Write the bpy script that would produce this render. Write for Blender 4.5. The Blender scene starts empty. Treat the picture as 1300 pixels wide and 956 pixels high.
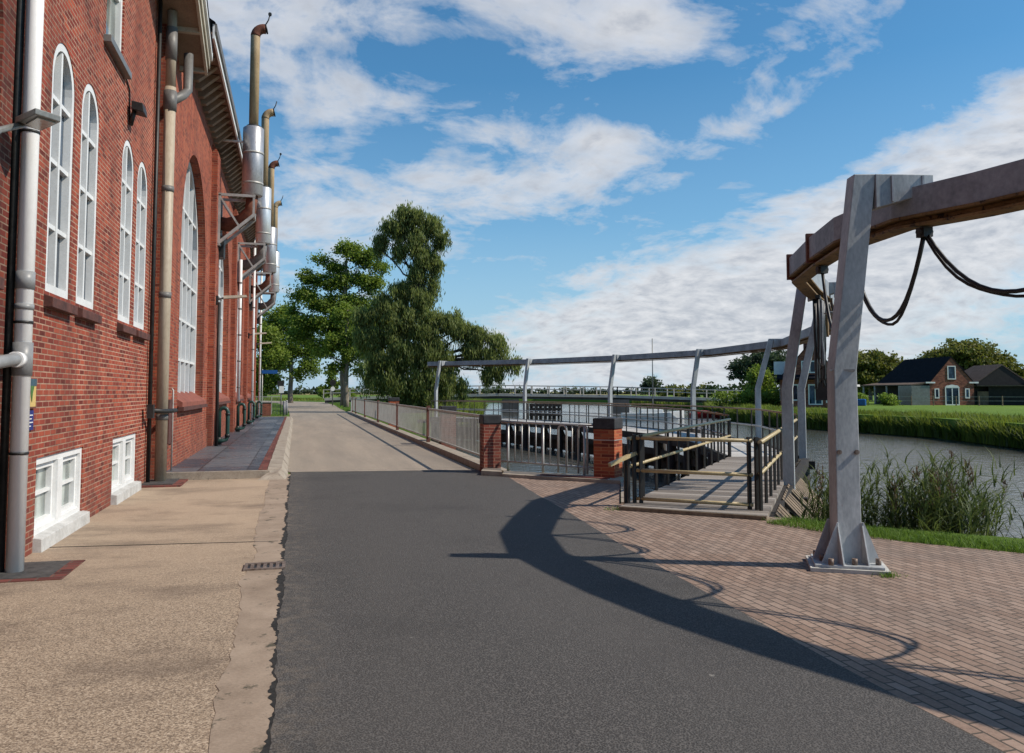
import bpy, bmesh, math, random
import numpy as np
from mathutils import Vector, Matrix
from mathutils.geometry import tessellate_polygon
random.seed(7); RNG = np.random.default_rng(7)
scn = bpy.context.scene
COL = scn.collection
R = math.radians

# ------------------------------------------------------------------ materials
def new_mat(name):
    m = bpy.data.materials.new(name); m.use_nodes = True
    nt = m.node_tree; nt.nodes.clear()
    out = nt.nodes.new('ShaderNodeOutputMaterial'); b = nt.nodes.new('ShaderNodeBsdfPrincipled')
    nt.links.new(b.outputs[0], out.inputs[0])
    return m, nt, b, out
def N(nt, t, **kw):
    n = nt.nodes.new('ShaderNode' + t)
    for k, v in kw.items(): setattr(n, k, v)
    return n
def L(nt, a, b): nt.links.new(a, b)
def ramp(nt, fac, stops):
    r = N(nt, 'ValToRGB'); e = r.color_ramp.elements
    while len(e) < len(stops): e.new(0.5)
    for i, (p, c) in enumerate(stops):
        e[i].position = p; e[i].color = (*c, 1) if len(c) == 3 else c
    L(nt, fac, r.inputs[0]); return r.outputs[0]
def noise(nt, vec, scale, detail=4, rough=.55):
    n = N(nt, 'TexNoise'); n.inputs['Scale'].default_value = scale
    n.inputs['Detail'].default_value = detail; n.inputs['Roughness'].default_value = rough
    if vec is not None: L(nt, vec, n.inputs['Vector'])
    return n.outputs[0]
def mixc(nt, fac, a, b, mode='MIX'):
    n = N(nt, 'Mix', data_type='RGBA', blend_type=mode)
    for sock, v in ((n.inputs[0], fac), (n.inputs[6], a), (n.inputs[7], b)):
        if hasattr(v, 'is_output'): L(nt, v, sock)
        elif isinstance(v, (int, float)): sock.default_value = v
        else: sock.default_value = (*v, 1)
    return n.outputs[2]
def math_(nt, op, a, b=None, clamp=False):
    n = N(nt, 'Math', operation=op); n.use_clamp = clamp
    for i, v in enumerate((a, b)):
        if v is None: continue
        if hasattr(v, 'is_output'): L(nt, v, n.inputs[i])
        else: n.inputs[i].default_value = v
    return n.outputs[0]
def bump(nt, b, h, strength=.3, dist=.01):
    n = N(nt, 'Bump'); n.inputs['Strength'].default_value = strength; n.inputs['Distance'].default_value = dist
    L(nt, h, n.inputs['Height']); L(nt, n.outputs[0], b.inputs['Normal'])
def pos(nt): return N(nt, 'NewGeometry').outputs['Position']
def scaled(nt, vec, s):
    n = N(nt, 'VectorMath', operation='MULTIPLY'); L(nt, vec, n.inputs[0]); n.inputs[1].default_value = s
    return n.outputs[0]

def mottled(name, c1, c2, scale=3, rough=.7, metal=0, fine=40, bumps=.15, c3=None, c3lo=.62, stretch=None, spec=.4, bdist=.006):
    m, nt, b, _ = new_mat(name); p = pos(nt)
    if stretch: p = scaled(nt, p, stretch)
    n1 = noise(nt, p, scale, 5, .6); n2 = noise(nt, p, fine, 3, .6)
    f = math_(nt, 'ADD', math_(nt, 'MULTIPLY', n1, .65), math_(nt, 'MULTIPLY', n2, .35))
    c = ramp(nt, f, [(.36, c1), (.62, c2)])
    if c3:
        n3 = noise(nt, p, scale * 2.3, 6, .7)
        c = mixc(nt, ramp(nt, n3, [(c3lo, (0, 0, 0)), (c3lo + .07, (1, 1, 1))]), c, c3)
    L(nt, c, b.inputs['Base Color']); b.inputs['Roughness'].default_value = rough; b.inputs['Metallic'].default_value = metal
    b.inputs['Specular IOR Level'].default_value = spec
    if bumps: bump(nt, b, n2, bumps, bdist)
    return m

def wall_uv(nt):
    """u along the wall (x or y by facing), v = z"""
    g = N(nt, 'NewGeometry'); s = N(nt, 'SeparateXYZ'); L(nt, g.outputs['Position'], s.inputs[0])
    sn = N(nt, 'SeparateXYZ'); L(nt, g.outputs['True Normal'], sn.inputs[0])
    fx = math_(nt, 'GREATER_THAN', math_(nt, 'ABSOLUTE', sn.outputs[0]), .6)
    fz = math_(nt, 'GREATER_THAN', math_(nt, 'ABSOLUTE', sn.outputs[2]), .8)
    u = math_(nt, 'ADD', math_(nt, 'MULTIPLY', s.outputs[1], fx), math_(nt, 'MULTIPLY', s.outputs[0], math_(nt, 'SUBTRACT', 1, fx)))
    v = math_(nt, 'ADD', math_(nt, 'MULTIPLY', s.outputs[1], fz), math_(nt, 'MULTIPLY', s.outputs[2], math_(nt, 'SUBTRACT', 1, fz)))
    c = N(nt, 'CombineXYZ'); L(nt, u, c.inputs[0]); L(nt, v, c.inputs[1])
    return c.outputs[0], g.outputs['Position']

def brick_mat(name, c1=(.30, .056, .032), c2=(.20, .036, .024), mortar=(.48, .30, .21), bw=.205, bh=.060, ms=.0078, dirt=True, dark=1.0):
    m, nt, b, _ = new_mat(name); uv, p = wall_uv(nt)
    t = N(nt, 'TexBrick'); L(nt, uv, t.inputs['Vector'])
    t.inputs['Scale'].default_value = 1; t.inputs['Brick Width'].default_value = bw; t.inputs['Row Height'].default_value = bh
    t.inputs['Mortar Size'].default_value = ms; t.inputs['Mortar Smooth'].default_value = .3; t.inputs['Bias'].default_value = 0
    t.inputs['Color1'].default_value = (0, 0, 0, 1); t.inputs['Color2'].default_value = (1, 1, 1, 1); t.inputs['Mortar'].default_value = (.5, .5, .5, 1)
    sep = N(nt, 'SeparateColor'); L(nt, t.outputs['Color'], sep.inputs[0])
    var = math_(nt, 'ADD', math_(nt, 'MULTIPLY', sep.outputs[0], .62), math_(nt, 'MULTIPLY', noise(nt, p, 5, 4, .65), .38))
    dk = tuple(x * .48 for x in c2); lt = (c1[0] * 1.22, c1[1] * 1.45, c1[2] * 1.3)
    c = ramp(nt, var, [(.14, dk), (.32, c2), (.56, c1), (.84, lt)])
    mcol = mixc(nt, ramp(nt, noise(nt, p, 1.0, 6, .7), [(.36, (0,0,0)), (.56, (1,1,1))]), tuple(x * .52 for x in mortar), mortar)
    c = mixc(nt, t.outputs['Fac'], c, mcol)
    if dirt:
        s = N(nt, 'SeparateXYZ'); L(nt, p, s.inputs[0])
        st = scaled(nt, p, (1.5, 1.5, .22))
        f = ramp(nt, noise(nt, st, 1.3, 6, .65), [(.42, (0, 0, 0)), (.74, (1, 1, 1))])
        c = mixc(nt, math_(nt, 'MULTIPLY', f, .62), c, (.085, .034, .026))
        vs_ = ramp(nt, noise(nt, scaled(nt, p, (4, 4, .10)), 1.0, 5, .7), [(.54, (0, 0, 0)), (.70, (1, 1, 1))])
        c = mixc(nt, math_(nt, 'MULTIPLY', vs_, .42), c, (.07, .035, .03))
        low = math_(nt, 'SUBTRACT', 1, math_(nt, 'MULTIPLY', s.outputs[2], .9), True)
        f2 = math_(nt, 'MULTIPLY', low, noise(nt, p, 2.5, 5, .7))
        c = mixc(nt, math_(nt, 'MULTIPLY', f2, .8, True), c, (.11, .055, .042))
        f3 = ramp(nt, noise(nt, p, .9, 6, .7), [(.60, (0, 0, 0)), (.72, (1, 1, 1))])
        c = mixc(nt, math_(nt, 'MULTIPLY', f3, .40), c, (.40, .15, .08))
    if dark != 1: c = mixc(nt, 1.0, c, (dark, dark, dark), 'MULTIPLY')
    L(nt, c, b.inputs['Base Color']); b.inputs['Roughness'].default_value = .85; b.inputs['Specular IOR Level'].default_value = .25
    h = math_(nt, 'SUBTRACT', math_(nt, 'MULTIPLY', noise(nt, p, 60, 3), .35), t.outputs['Fac'])
    bump(nt, b, h, .6, .008)
    return m

M = {}
M['brick'] = brick_mat('brick_wall_red')
M['brick_hall'] = brick_mat('brick_hall_red', c1=(.33, .068, .036), c2=(.25, .048, .029), mortar=(.38, .19, .12))
M['brick_dark'] = brick_mat('brick_shaded_corner', dark=.62)  # wall brick darkened, the corner's shade put into its colour
M['brick_pillar'] = brick_mat('brick_pillar_red', c1=(.27, .060, .040), c2=(.17, .036, .028), dirt=True)
M['brick_orange'] = brick_mat('brick_pillar_orange', c1=(.33, .075, .035), c2=(.22, .045, .028), mortar=(.42, .17, .08), dirt=False)
M['brick_far'] = brick_mat('brick_farmhouse', c1=(.22, .075, .050), c2=(.15, .05, .036), mortar=(.25, .15, .11), bw=.3, bh=.1, dirt=False)
M['sill'] = mottled('sill_brick_dark', (.05, .022, .018), (.12, .045, .035), 6, .8)
M['sill_red'] = mottled('sill_brick_red', (.16, .05, .035), (.28, .09, .06), 6, .8)
M['white'] = mottled('painted_wood_white', (.62, .62, .61), (.76, .76, .75), 2, .45, bumps=.05)
M['white_dirty'] = mottled('sill_concrete_white', (.36, .35, .33), (.56, .55, .53), 4, .7)
M['cream'] = mottled('painted_wood_cream', (.30, .26, .20), (.48, .43, .34), 2, .6, stretch=(1, 1, 1))
M['eave_wood'] = mottled('eave_boards_brown', (.10, .055, .035), (.20, .12, .075), 3, .75)
M['soffit'] = mottled('soffit_boards_taupe', (.17, .12, .085), (.28, .21, .15), 2, .7)
M['pvc'] = mottled('pvc_pipe_pale', (.74, .72, .70), (.84, .82, .80), 1.5, .35, bumps=.02, stretch=(1, 1, .3))
M['pvc_grey'] = mottled('pvc_fitting_grey', (.20, .20, .20), (.27, .27, .27), 3, .4, bumps=.02)
M['zinc'] = mottled('pipe_beige_weathered', (.30, .24, .17), (.44, .37, .28), 2, .5, c3=(.22, .15, .10), stretch=(1, 1, .3))
M['slab'] = mottled('gully_stone_dark', (.03, .03, .03), (.09, .085, .08), 9, .7)
M['zinc_dark'] = mottled('pipe_lead_grey', (.10, .095, .09), (.17, .16, .15), 3, .5)
M['iron'] = mottled('iron_black', (.010, .010, .010), (.028, .026, .024), 5, .5, c3=(.07, .03, .02), c3lo=.7)
M['black'] = mottled('black_rubber', (.008, .008, .009), (.02, .02, .021), 5, .45)
M['hose_grey'] = mottled('hose_grey', (.12, .12, .13), (.22, .22, .23), 5, .5)
M['green_pipe'] = mottled('pipe_dark_green', (.010, .035, .028), (.02, .055, .045), 4, .4)
M['exhaust_pipe'] = mottled('exhaust_pipe_tan', (.34, .22, .11), (.52, .38, .22), 3, .5, c3=(.16, .075, .04), c3lo=.66, stretch=(1, 1, .4), spec=.4)
M['exhaust_rust'] = mottled('exhaust_rust', (.09, .03, .018), (.20, .07, .04), 8, .8)
M['silencer'] = mottled('silencer_galvanised', (.30, .29, .30), (.52, .50, .50), 3, .38, metal=.55, c3=(.20, .13, .10), c3lo=.60, stretch=(1, 1, .35))
M['silencer_new'] = mottled('silencer_bright', (.50, .50, .51), (.68, .68, .68), 3, .33, metal=.5, c3=(.35, .30, .26), c3lo=.70, stretch=(1, 1, .35))
M['galv'] = mottled('galvanised_bracket', (.30, .29, .27), (.48, .46, .43), 6, .5, metal=.3)
M['steel'] = mottled('galvanised_post', (.27, .285, .295), (.49, .50, .50), 2.6, .55, metal=.15, c3=(.22, .13, .115), c3lo=.655, stretch=(1, 1, .4), fine=38)
M['steel_beam'] = mottled('beam_weathered_grey', (.17, .19, .21), (.34, .365, .40), 1.8, .65, metal=.0, c3=(.10, .065, .065), c3lo=.71, fine=18)
M['rail_rust'] = mottled('rail_rusty_ochre', (.11, .062, .022), (.24, .145, .055), 4, .7, c3=(.03, .018, .012), c3lo=.55)
M['rail_steel'] = mottled('railing_galvanised', (.36, .35, .33), (.52, .50, .47), 3, .42, metal=.4)
M['fence_bar'] = mottled('fence_bars_pale', (.30, .285, .26), (.44, .42, .38), 3, .5, metal=.1)
M['fence_post'] = mottled('fence_post_brown', (.08, .03, .022), (.16, .06, .04), 4, .6)
M['ochre'] = mottled('handrail_ochre', (.34, .26, .13), (.48, .38, .21), 5, .45, c3=(.20, .12, .06), c3lo=.68)
M['ochre_dark'] = mottled('handrail_brown', (.24, .14, .08), (.38, .24, .13), 5, .5)
M['cap'] = mottled('pillar_cap_black', (.018, .018, .020), (.045, .045, .048), 8, .7)
M['timber'] = mottled('timber_weathered', (.085, .060, .038), (.24, .175, .115), 2, .8, stretch=(.5, .5, .25))
M['timber_dark'] = mottled('timber_tarred', (.012, .010, .009), (.04, .032, .026), 3, .8)
M['bolt'] = mottled('bolt_steel', (.12, .08, .06), (.25, .20, .17), 20, .6, metal=.4)
M['kerb'] = mottled('kerb_concrete', (.22, .18, .14), (.36, .31, .25), 5, .85, fine=60, c3=(.09, .075, .06), c3lo=.62)
M['base_concrete'] = mottled('base_concrete', (.36, .34, .31), (.52, .50, .46), 6, .85)
M['redstrip'] = brick_mat('edging_red_brick', c1=(.17, .05, .04), c2=(.10, .03, .026), mortar=(.12, .09, .07), bw=.2, bh=.1, dirt=False)
M['rooftile'] = mottled('roof_tiles_slate', (.005, .006, .009), (.014, .015, .020), 3, .9, bumps=.4, spec=.1)
M['rooftile_brown'] = mottled('roof_tiles_brown', (.09, .066, .052), (.17, .125, .10), 3, .9, bumps=.4, spec=.1)
M['dark'] = mottled('shade_dark_boards', (.010, .009, .009), (.022, .02, .018), 3, .8)
M['greenbox'] = mottled('container_dark_green', (.028, .042, .042), (.045, .06, .06), 1, .6)
M['blue'] = mottled('blue_paint', (.01, .07, .25), (.015, .10, .32), 2, .4)
M['signblue'] = mottled('sign_blue', (.012, .02, .14), (.016, .03, .19), 2, .35)
M['signyellow'] = mottled('sign_yellow', (.55, .38, .12), (.66, .48, .18), 2, .4)
M['signgreen'] = mottled('sign_print_green', (.05, .12, .03), (.09, .20, .05), 30, .4)
M['signteal'] = mottled('sign_print_teal', (.03, .07, .10), (.06, .11, .14), 20, .4)
M['red'] = mottled('boat_red', (.35, .02, .02), (.50, .035, .03), 2, .4)
M['boatwhite'] = mottled('boat_white', (.62, .62, .60), (.78, .78, .76), 2, .35)
M['bridge'] = mottled('bridge_concrete', (.30, .28, .25), (.44, .41, .37), 1, .8)
M['bridge_dark'] = mottled('bridge_girder', (.05, .05, .05), (.10, .095, .09), 1, .7)
M['bark'] = mottled('bark', (.09, .072, .055), (.26, .215, .17), 2.5, .9, stretch=(1, 1, .3), fine=12, bumps=.5, bdist=.05)
M['bark_dark'] = mottled('bark_willow', (.022, .018, .014), (.06, .05, .038), 2.5, .9, stretch=(1, 1, .3), fine=12)
M['corr'] = mottled('metal_lamp_grey', (.14, .14, .13), (.22, .22, .21), 4, .4, metal=.3)
M['lampglass'] = mottled('lamp_lens', (.30, .29, .26), (.40, .38, .34), 8, .2)

def glass_mat(name, tint=(.010, .020, .034), curtain=False):
    m, nt, b, _ = new_mat(name); p = pos(nt)
    n = noise(nt, p, 1.1, 3)
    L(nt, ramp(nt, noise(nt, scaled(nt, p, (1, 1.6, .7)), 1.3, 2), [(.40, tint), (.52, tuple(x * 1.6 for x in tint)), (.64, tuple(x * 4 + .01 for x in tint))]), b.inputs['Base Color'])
    b.inputs['Roughness'].default_value = .03; b.inputs['Specular IOR Level'].default_value = .38; b.inputs['Specular Tint'].default_value = (.72, .86, 1, 1)  # bluish specular tint and patchy base colour stand in for reflected sky
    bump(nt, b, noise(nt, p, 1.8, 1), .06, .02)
    return m
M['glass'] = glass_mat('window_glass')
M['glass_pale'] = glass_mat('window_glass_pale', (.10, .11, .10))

# asphalt
def asphalt():
    m, nt, b, _ = new_mat('asphalt_dark'); p = pos(nt)
    v = N(nt, 'TexVoronoi'); v.inputs['Scale'].default_value = 95; L(nt, p, v.inputs['Vector'])
    g = noise(nt, p, 160, 2, .8); w = noise(nt, scaled(nt, p, (1, .25, 1)), 1.1, 5, .6)
    s1 = math_(nt, 'ADD', math_(nt, 'MULTIPLY', g, .5), math_(nt, 'MULTIPLY', v.outputs['Distance'], .8))
    c = ramp(nt, s1, [(.38, (.024, .0225, .021)), (.60, (.052, .048, .045)), (.90, (.115, .106, .098))])
    c = mixc(nt, ramp(nt, w, [(.38, (0, 0, 0)), (.66, (.42, .42, .42))]), c, (.085, .078, .072))
    sp = noise(nt, p, 9, 2, .5)
    c = mixc(nt, ramp(nt, sp, [(.775, (0, 0, 0)), (.79, (.6, .6, .6))]), c, (.3, .28, .25))
    s = N(nt, 'SeparateXYZ'); L(nt, p, s.inputs[0])
    # paler wheel tracks, grit along the edges, a few fine cracks, darker damp drifts
    for xc in (.75, 2.25):
        tr_ = math_(nt, 'SUBTRACT', 1, math_(nt, 'MULTIPLY', math_(nt, 'ABSOLUTE', math_(nt, 'SUBTRACT', s.outputs[0], xc)), 2.6), True)
        c = mixc(nt, math_(nt, 'MULTIPLY', math_(nt, 'MULTIPLY', tr_, noise(nt, scaled(nt, p, (1.5, .3, 1)), 1.5, 4)), .50), c, (.078, .071, .065))
    ed = math_(nt, 'SUBTRACT', 1, math_(nt, 'MULTIPLY', math_(nt, 'ADD', s.outputs[0], .06), 2.8), True)
    c = mixc(nt, math_(nt, 'MULTIPLY', math_(nt, 'MULTIPLY', ed, ramp(nt, noise(nt, p, 7, 5, .8), [(.46, (0, 0, 0)), (.62, (1, 1, 1))])), .55), c, (.17, .14, .11))
    vc = N(nt, 'TexVoronoi', feature='DISTANCE_TO_EDGE'); vc.inputs['Scale'].default_value = .45
    wv2 = N(nt, 'VectorMath', operation='ADD'); nn2 = N(nt, 'TexNoise'); nn2.inputs['Scale'].default_value = 2.2; nn2.inputs['Detail'].default_value = 6; L(nt, p, nn2.inputs['Vector'])
    L(nt, p, wv2.inputs[0]); L(nt, scaled(nt, nn2.outputs['Color'], (.5, .5, 0)), wv2.inputs[1]); L(nt, wv2.outputs[0], vc.inputs['Vector'])
    ck = math_(nt, 'MULTIPLY', math_(nt, 'LESS_THAN', vc.outputs['Distance'], .004), ramp(nt, noise(nt, p, .6, 3), [(.52, (0, 0, 0)), (.58, (.7, .7, .7))]))
    pass
    dk_ = ramp(nt, noise(nt, p, .5, 6, .65), [(.52, (0, 0, 0)), (.72, (.45, .45, .45))])
    c = mixc(nt, dk_, c, (.026, .024, .023))
    L(nt, c, b.inputs['Base Color']); b.inputs['Roughness'].default_value = .82; b.inputs['Specular IOR Level'].default_value = .35
    bump(nt, b, s1, .7, .006); return m
M['asphalt'] = asphalt()
def concrete_road():
    m, nt, b, _ = new_mat('old_road_surface'); p = pos(nt)
    g = noise(nt, p, 90, 3, .8); w = noise(nt, scaled(nt, p, (1.2, .12, 1)), 1.2, 6, .65)
    c = ramp(nt, g, [(.34, (.16, .125, .092)), (.64, (.44, .365, .285))])
    c = mixc(nt, ramp(nt, w, [(.36, (0, 0, 0)), (.68, (.6, .6, .6))]), c, (.17, .145, .12))
    # slab joints every 6 m across
    s = N(nt, 'SeparateXYZ'); L(nt, p, s.inputs[0])
    fr = math_(nt, 'FRACT', math_(nt, 'DIVIDE', math_(nt, 'ADD', s.outputs[1], 1.0), 6.0))
    j = math_(nt, 'LESS_THAN', fr, .006)
    c = mixc(nt, math_(nt, 'MULTIPLY', j, .6), c, (.07, .055, .045))
    L(nt, c, b.inputs['Base Color']); b.inputs['Roughness'].default_value = .85; bump(nt, b, g, .4, .006); return m
M['oldroad'] = concrete_road()
def aggregate():
    m, nt, b, _ = new_mat('exposed_aggregate'); p = pos(nt)
    v = N(nt, 'TexVoronoi'); v.inputs['Scale'].default_value = 125; L(nt, p, v.inputs['Vector'])
    s = N(nt, 'SeparateColor'); L(nt, v.outputs['Color'], s.inputs[0])
    f = math_(nt, 'ADD', math_(nt, 'MULTIPLY', s.outputs[0], .55), math_(nt, 'MULTIPLY', noise(nt, p, 110, 3, .8), .45))
    c = ramp(nt, f, [(.22, (.12, .086, .060)), (.42, (.25, .183, .125)), (.60, (.36, .272, .19)), (.84, (.54, .43, .32))])
    sp = N(nt, 'SeparateXYZ'); L(nt, p, sp.inputs[0])
    # smoother, paler cement further away and in drifts; darker grit near
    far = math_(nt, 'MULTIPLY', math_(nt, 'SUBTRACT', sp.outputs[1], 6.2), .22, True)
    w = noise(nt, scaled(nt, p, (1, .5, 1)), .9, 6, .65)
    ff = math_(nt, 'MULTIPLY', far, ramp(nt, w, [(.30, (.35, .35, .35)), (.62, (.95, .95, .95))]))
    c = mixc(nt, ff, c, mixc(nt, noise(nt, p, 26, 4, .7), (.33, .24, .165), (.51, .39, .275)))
    d = ramp(nt, noise(nt, scaled(nt, p, (.7, 1.3, 1)), 1.0, 5, .7), [(.48, (0, 0, 0)), (.70, (.62, .62, .62))])
    c = mixc(nt, d, c, (.10, .070, .050))
    L(nt, c, b.inputs['Base Color']); b.inputs['Roughness'].default_value = .88
    bump(nt, b, f, .8, .008); return m
M['aggregate'] = aggregate()
M['seam'] = mottled('seam_cement', (.22, .165, .12), (.34, .265, .20), 2.5, .85, fine=70, c3=(.075, .065, .045), c3lo=.585)
M['crumble'] = mottled('tar_edge', (.006, .006, .006), (.03, .028, .025), 12, .9, bumps=.6)
def pavers():
    m, nt, b, _ = new_mat('clay_pavers'); p = pos(nt)
    wob = N(nt, 'VectorMath', operation='ADD'); L(nt, p, wob.inputs[0])
    nn = N(nt, 'TexNoise'); nn.inputs['Scale'].default_value = .7; L(nt, p, nn.inputs['Vector'])
    L(nt, scaled(nt, nn.outputs['Color'], (.12, .12, 0)), wob.inputs[1])
    s = N(nt, 'SeparateXYZ'); L(nt, wob.outputs[0], s.inputs[0])
    c_ = N(nt, 'CombineXYZ'); L(nt, s.outputs[1], c_.inputs[0]); L(nt, s.outputs[0], c_.inputs[1])
    t = N(nt, 'TexBrick'); L(nt, c_.outputs[0], t.inputs['Vector'])
    for k, v in (('Scale', 1), ('Brick Width', .19), ('Row Height', .078), ('Mortar Size', .0070), ('Mortar Smooth', .35), ('Bias', 0)): t.inputs[k].default_value = v
    t.inputs['Color1'].default_value = (0, 0, 0, 1); t.inputs['Color2'].default_value = (1, 1, 1, 1); t.inputs['Mortar'].default_value = (.5, .5, .5, 1)
    sc = N(nt, 'SeparateColor'); L(nt, t.outputs['Color'], sc.inputs[0])
    f = math_(nt, 'ADD', math_(nt, 'MULTIPLY', sc.outputs[0], .30), math_(nt, 'MULTIPLY', noise(nt, p, 30, 5, .75), .70))
    c = ramp(nt, f, [(.20, (.14, .088, .062)), (.46, (.25, .165, .12)), (.78, (.37, .265, .205))])
    w = noise(nt, p, .8, 6, .65)
    c = mixc(nt, ramp(nt, w, [(.44, (0, 0, 0)), (.70, (.55, .55, .55))]), c, (.19, .15, .125))
    jc = mixc(nt, noise(nt, p, 1.7, 4), (.035, .027, .022), (.10, .078, .055))
    c = mixc(nt, t.outputs['Fac'], c, jc)
    ms = ramp(nt, noise(nt, p, 2.6, 7, .8), [(.67, (0, 0, 0)), (.72, (.8, .8, .8))])
    c = mixc(nt, math_(nt, 'MULTIPLY', ms, t.outputs['Fac']), c, (.09, .10, .03))
    L(nt, c, b.inputs['Base Color']); b.inputs['Roughness'].default_value = .85
    bump(nt, b, math_(nt, 'SUBTRACT', math_(nt, 'MULTIPLY', f, .5), t.outputs['Fac']), .8, .010); return m
M['pavers'] = pavers()
def slate():
    m, nt, b, _ = new_mat('footpath_slate_tiles'); p = pos(nt)
    t = N(nt, 'TexBrick'); L(nt, p, t.inputs['Vector'])
    for k, v in (('Scale', 1), ('Brick Width', .86), ('Row Height', 2.1), ('Mortar Size', .012), ('Mortar Smooth', .2)): t.inputs[k].default_value = v
    t.offset = 0
    t.inputs['Color1'].default_value = (0, 0, 0, 1); t.inputs['Color2'].default_value = (1, 1, 1, 1); t.inputs['Mortar'].default_value = (.5, .5, .5, 1)
    sc = N(nt, 'SeparateColor'); L(nt, t.outputs['Color'], sc.inputs[0])
    f = math_(nt, 'ADD', math_(nt, 'MULTIPLY', sc.outputs[0], .45), math_(nt, 'MULTIPLY', noise(nt, p, 3, 6, .7), .55))
    c = ramp(nt, f, [(.25, (.028, .032, .042)), (.5, (.055, .062, .078)), (.75, (.12, .125, .135))])
    c = mixc(nt, t.outputs['Fac'], c, (.015, .014, .013))
    L(nt, c, b.inputs['Base Color']); L(nt, ramp(nt, noise(nt, p, 4, 4), [(.35, (.25,)*3), (.65, (.6,)*3)]), b.inputs['Roughness'])
    bump(nt, b, noise(nt, p, 25, 4), .15, .005); return m
M['slate'] = slate()
def boards(name, axis, wid, c1, c2, gap=.03):
    m, nt, b, _ = new_mat(name); p = pos(nt)
    d = N(nt, 'VectorMath', operation='DOT_PRODUCT'); L(nt, p, d.inputs[0]); d.inputs[1].default_value = (*axis, 0)
    q = math_(nt, 'DIVIDE', d.outputs['Value'], wid)
    fr = math_(nt, 'FRACT', math_(nt, 'ADD', q, 100)); fl = math_(nt, 'FLOOR', q)
    wn = N(nt, 'TexWhiteNoise', noise_dimensions='1D'); L(nt, fl, wn.inputs['W'])
    f = math_(nt, 'ADD', math_(nt, 'MULTIPLY', wn.outputs['Value'], .5), math_(nt, 'MULTIPLY', noise(nt, p, 22, 5, .7), .5))
    c = ramp(nt, f, [(.2, c1), (.8, c2)])
    g = math_(nt, 'LESS_THAN', fr, gap / wid)
    c = mixc(nt, g, c, (.02, .017, .014))
    L(nt, c, b.inputs['Base Color']); b.inputs['Roughness'].default_value = .8
    bump(nt, b, math_(nt, 'SUBTRACT', math_(nt, 'MULTIPLY', f, .4), g), .5, .01); return m
M['deck'] = boards('deck_boards', (.617, .787), .2, (.13, .105, .085), (.34, .30, .26), .016)
M['walk'] = boards('walkway_boards', (0, 1), .5, (.38, .36, .33), (.54, .52, .49), .02)

def water_mat():
    m, nt, b, _ = new_mat('canal_water'); p = pos(nt)
    b.inputs['Base Color'].default_value = (.09, .088, .075, 1); b.inputs['Roughness'].default_value = .08
    b.inputs['IOR'].default_value = 1.33; b.inputs['Specular IOR Level'].default_value = .6
    n1 = noise(nt, scaled(nt, p, (1, .8, 1)), 1.6, 4, .6); n2 = noise(nt, scaled(nt, p, (1, .8, 1)), 5, 4, .65)
    h = math_(nt, 'ADD', math_(nt, 'MULTIPLY', n1, 1.0), math_(nt, 'MULTIPLY', n2, .35))
    bump(nt, b, h, .6, .09); return m
M['water'] = water_mat()

def grass_ground(name, c1, c2, scale=.6):
    m, nt, b, _ = new_mat(name); p = pos(nt)
    f = math_(nt, 'ADD', math_(nt, 'MULTIPLY', noise(nt, p, scale, 6, .65), .55), math_(nt, 'MULTIPLY', noise(nt, p, 18, 4, .75), .45))
    L(nt, ramp(nt, f, [(.32, c1), (.66, c2)]), b.inputs['Base Color']); b.inputs['Roughness'].default_value = .95
    b.inputs['Specular IOR Level'].default_value = .1
    bump(nt, b, noise(nt, p, 30, 4, .8), .8, .04); return m
M['field'] = grass_ground('meadow_grass', (.075, .13, .022), (.17, .26, .045), .05)
M['verge'] = grass_ground('verge_turf', (.05, .095, .016), (.14, .22, .035), .9)
M['farfield'] = grass_ground('far_field_straw', (.20, .18, .07), (.34, .30, .13), .02)
M['soil'] = grass_ground('canal_bank_soil', (.02, .022, .012), (.05, .05, .025), 1)

def leaf_mat(name, dark, light, transl=.35):
    m, nt, b, out = new_mat(name)
    a = N(nt, 'Attribute', attribute_name='tint'); 
    c = ramp(nt, a.outputs['Fac'], [(0, dark), (1, light)])
    L(nt, c, b.inputs['Base Color']); b.inputs['Roughness'].default_value = .6; b.inputs['Specular IOR Level'].default_value = .3
    t = N(nt, 'BsdfTranslucent'); L(nt, mixc(nt, .5, c, (light[0] * 1.2, light[1] * 1.3, light[2] * .8)), t.inputs[0])
    ms = N(nt, 'MixShader'); ms.inputs[0].default_value = transl
    L(nt, b.outputs[0], ms.inputs[1]); L(nt, t.outputs[0], ms.inputs[2]); L(nt, ms.outputs[0], out.inputs[0]); return m
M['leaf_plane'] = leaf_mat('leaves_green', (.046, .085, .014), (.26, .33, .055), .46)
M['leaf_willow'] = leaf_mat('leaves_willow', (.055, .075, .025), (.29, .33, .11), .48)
M['leaf_olive'] = leaf_mat('leaves_olive', (.045, .06, .014), (.20, .20, .045))
M['leaf_far'] = leaf_mat('leaves_distant', (.028, .045, .028), (.075, .105, .055))
M['leaf_reed'] = leaf_mat('reed_leaves', (.028, .05, .014), (.17, .21, .07))
M['leaf_bank'] = leaf_mat('bank_reeds', (.022, .044, .008), (.32, .37, .06))
M['grassblade'] = leaf_mat('grass_blades', (.04, .08, .012), (.19, .30, .05))
M['plume'] = leaf_mat('reed_plumes', (.06, .035, .025), (.20, .13, .09), .2)
M['shrub'] = leaf_mat('shrub_leaves', (.05, .09, .012), (.24, .32, .05))

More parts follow.
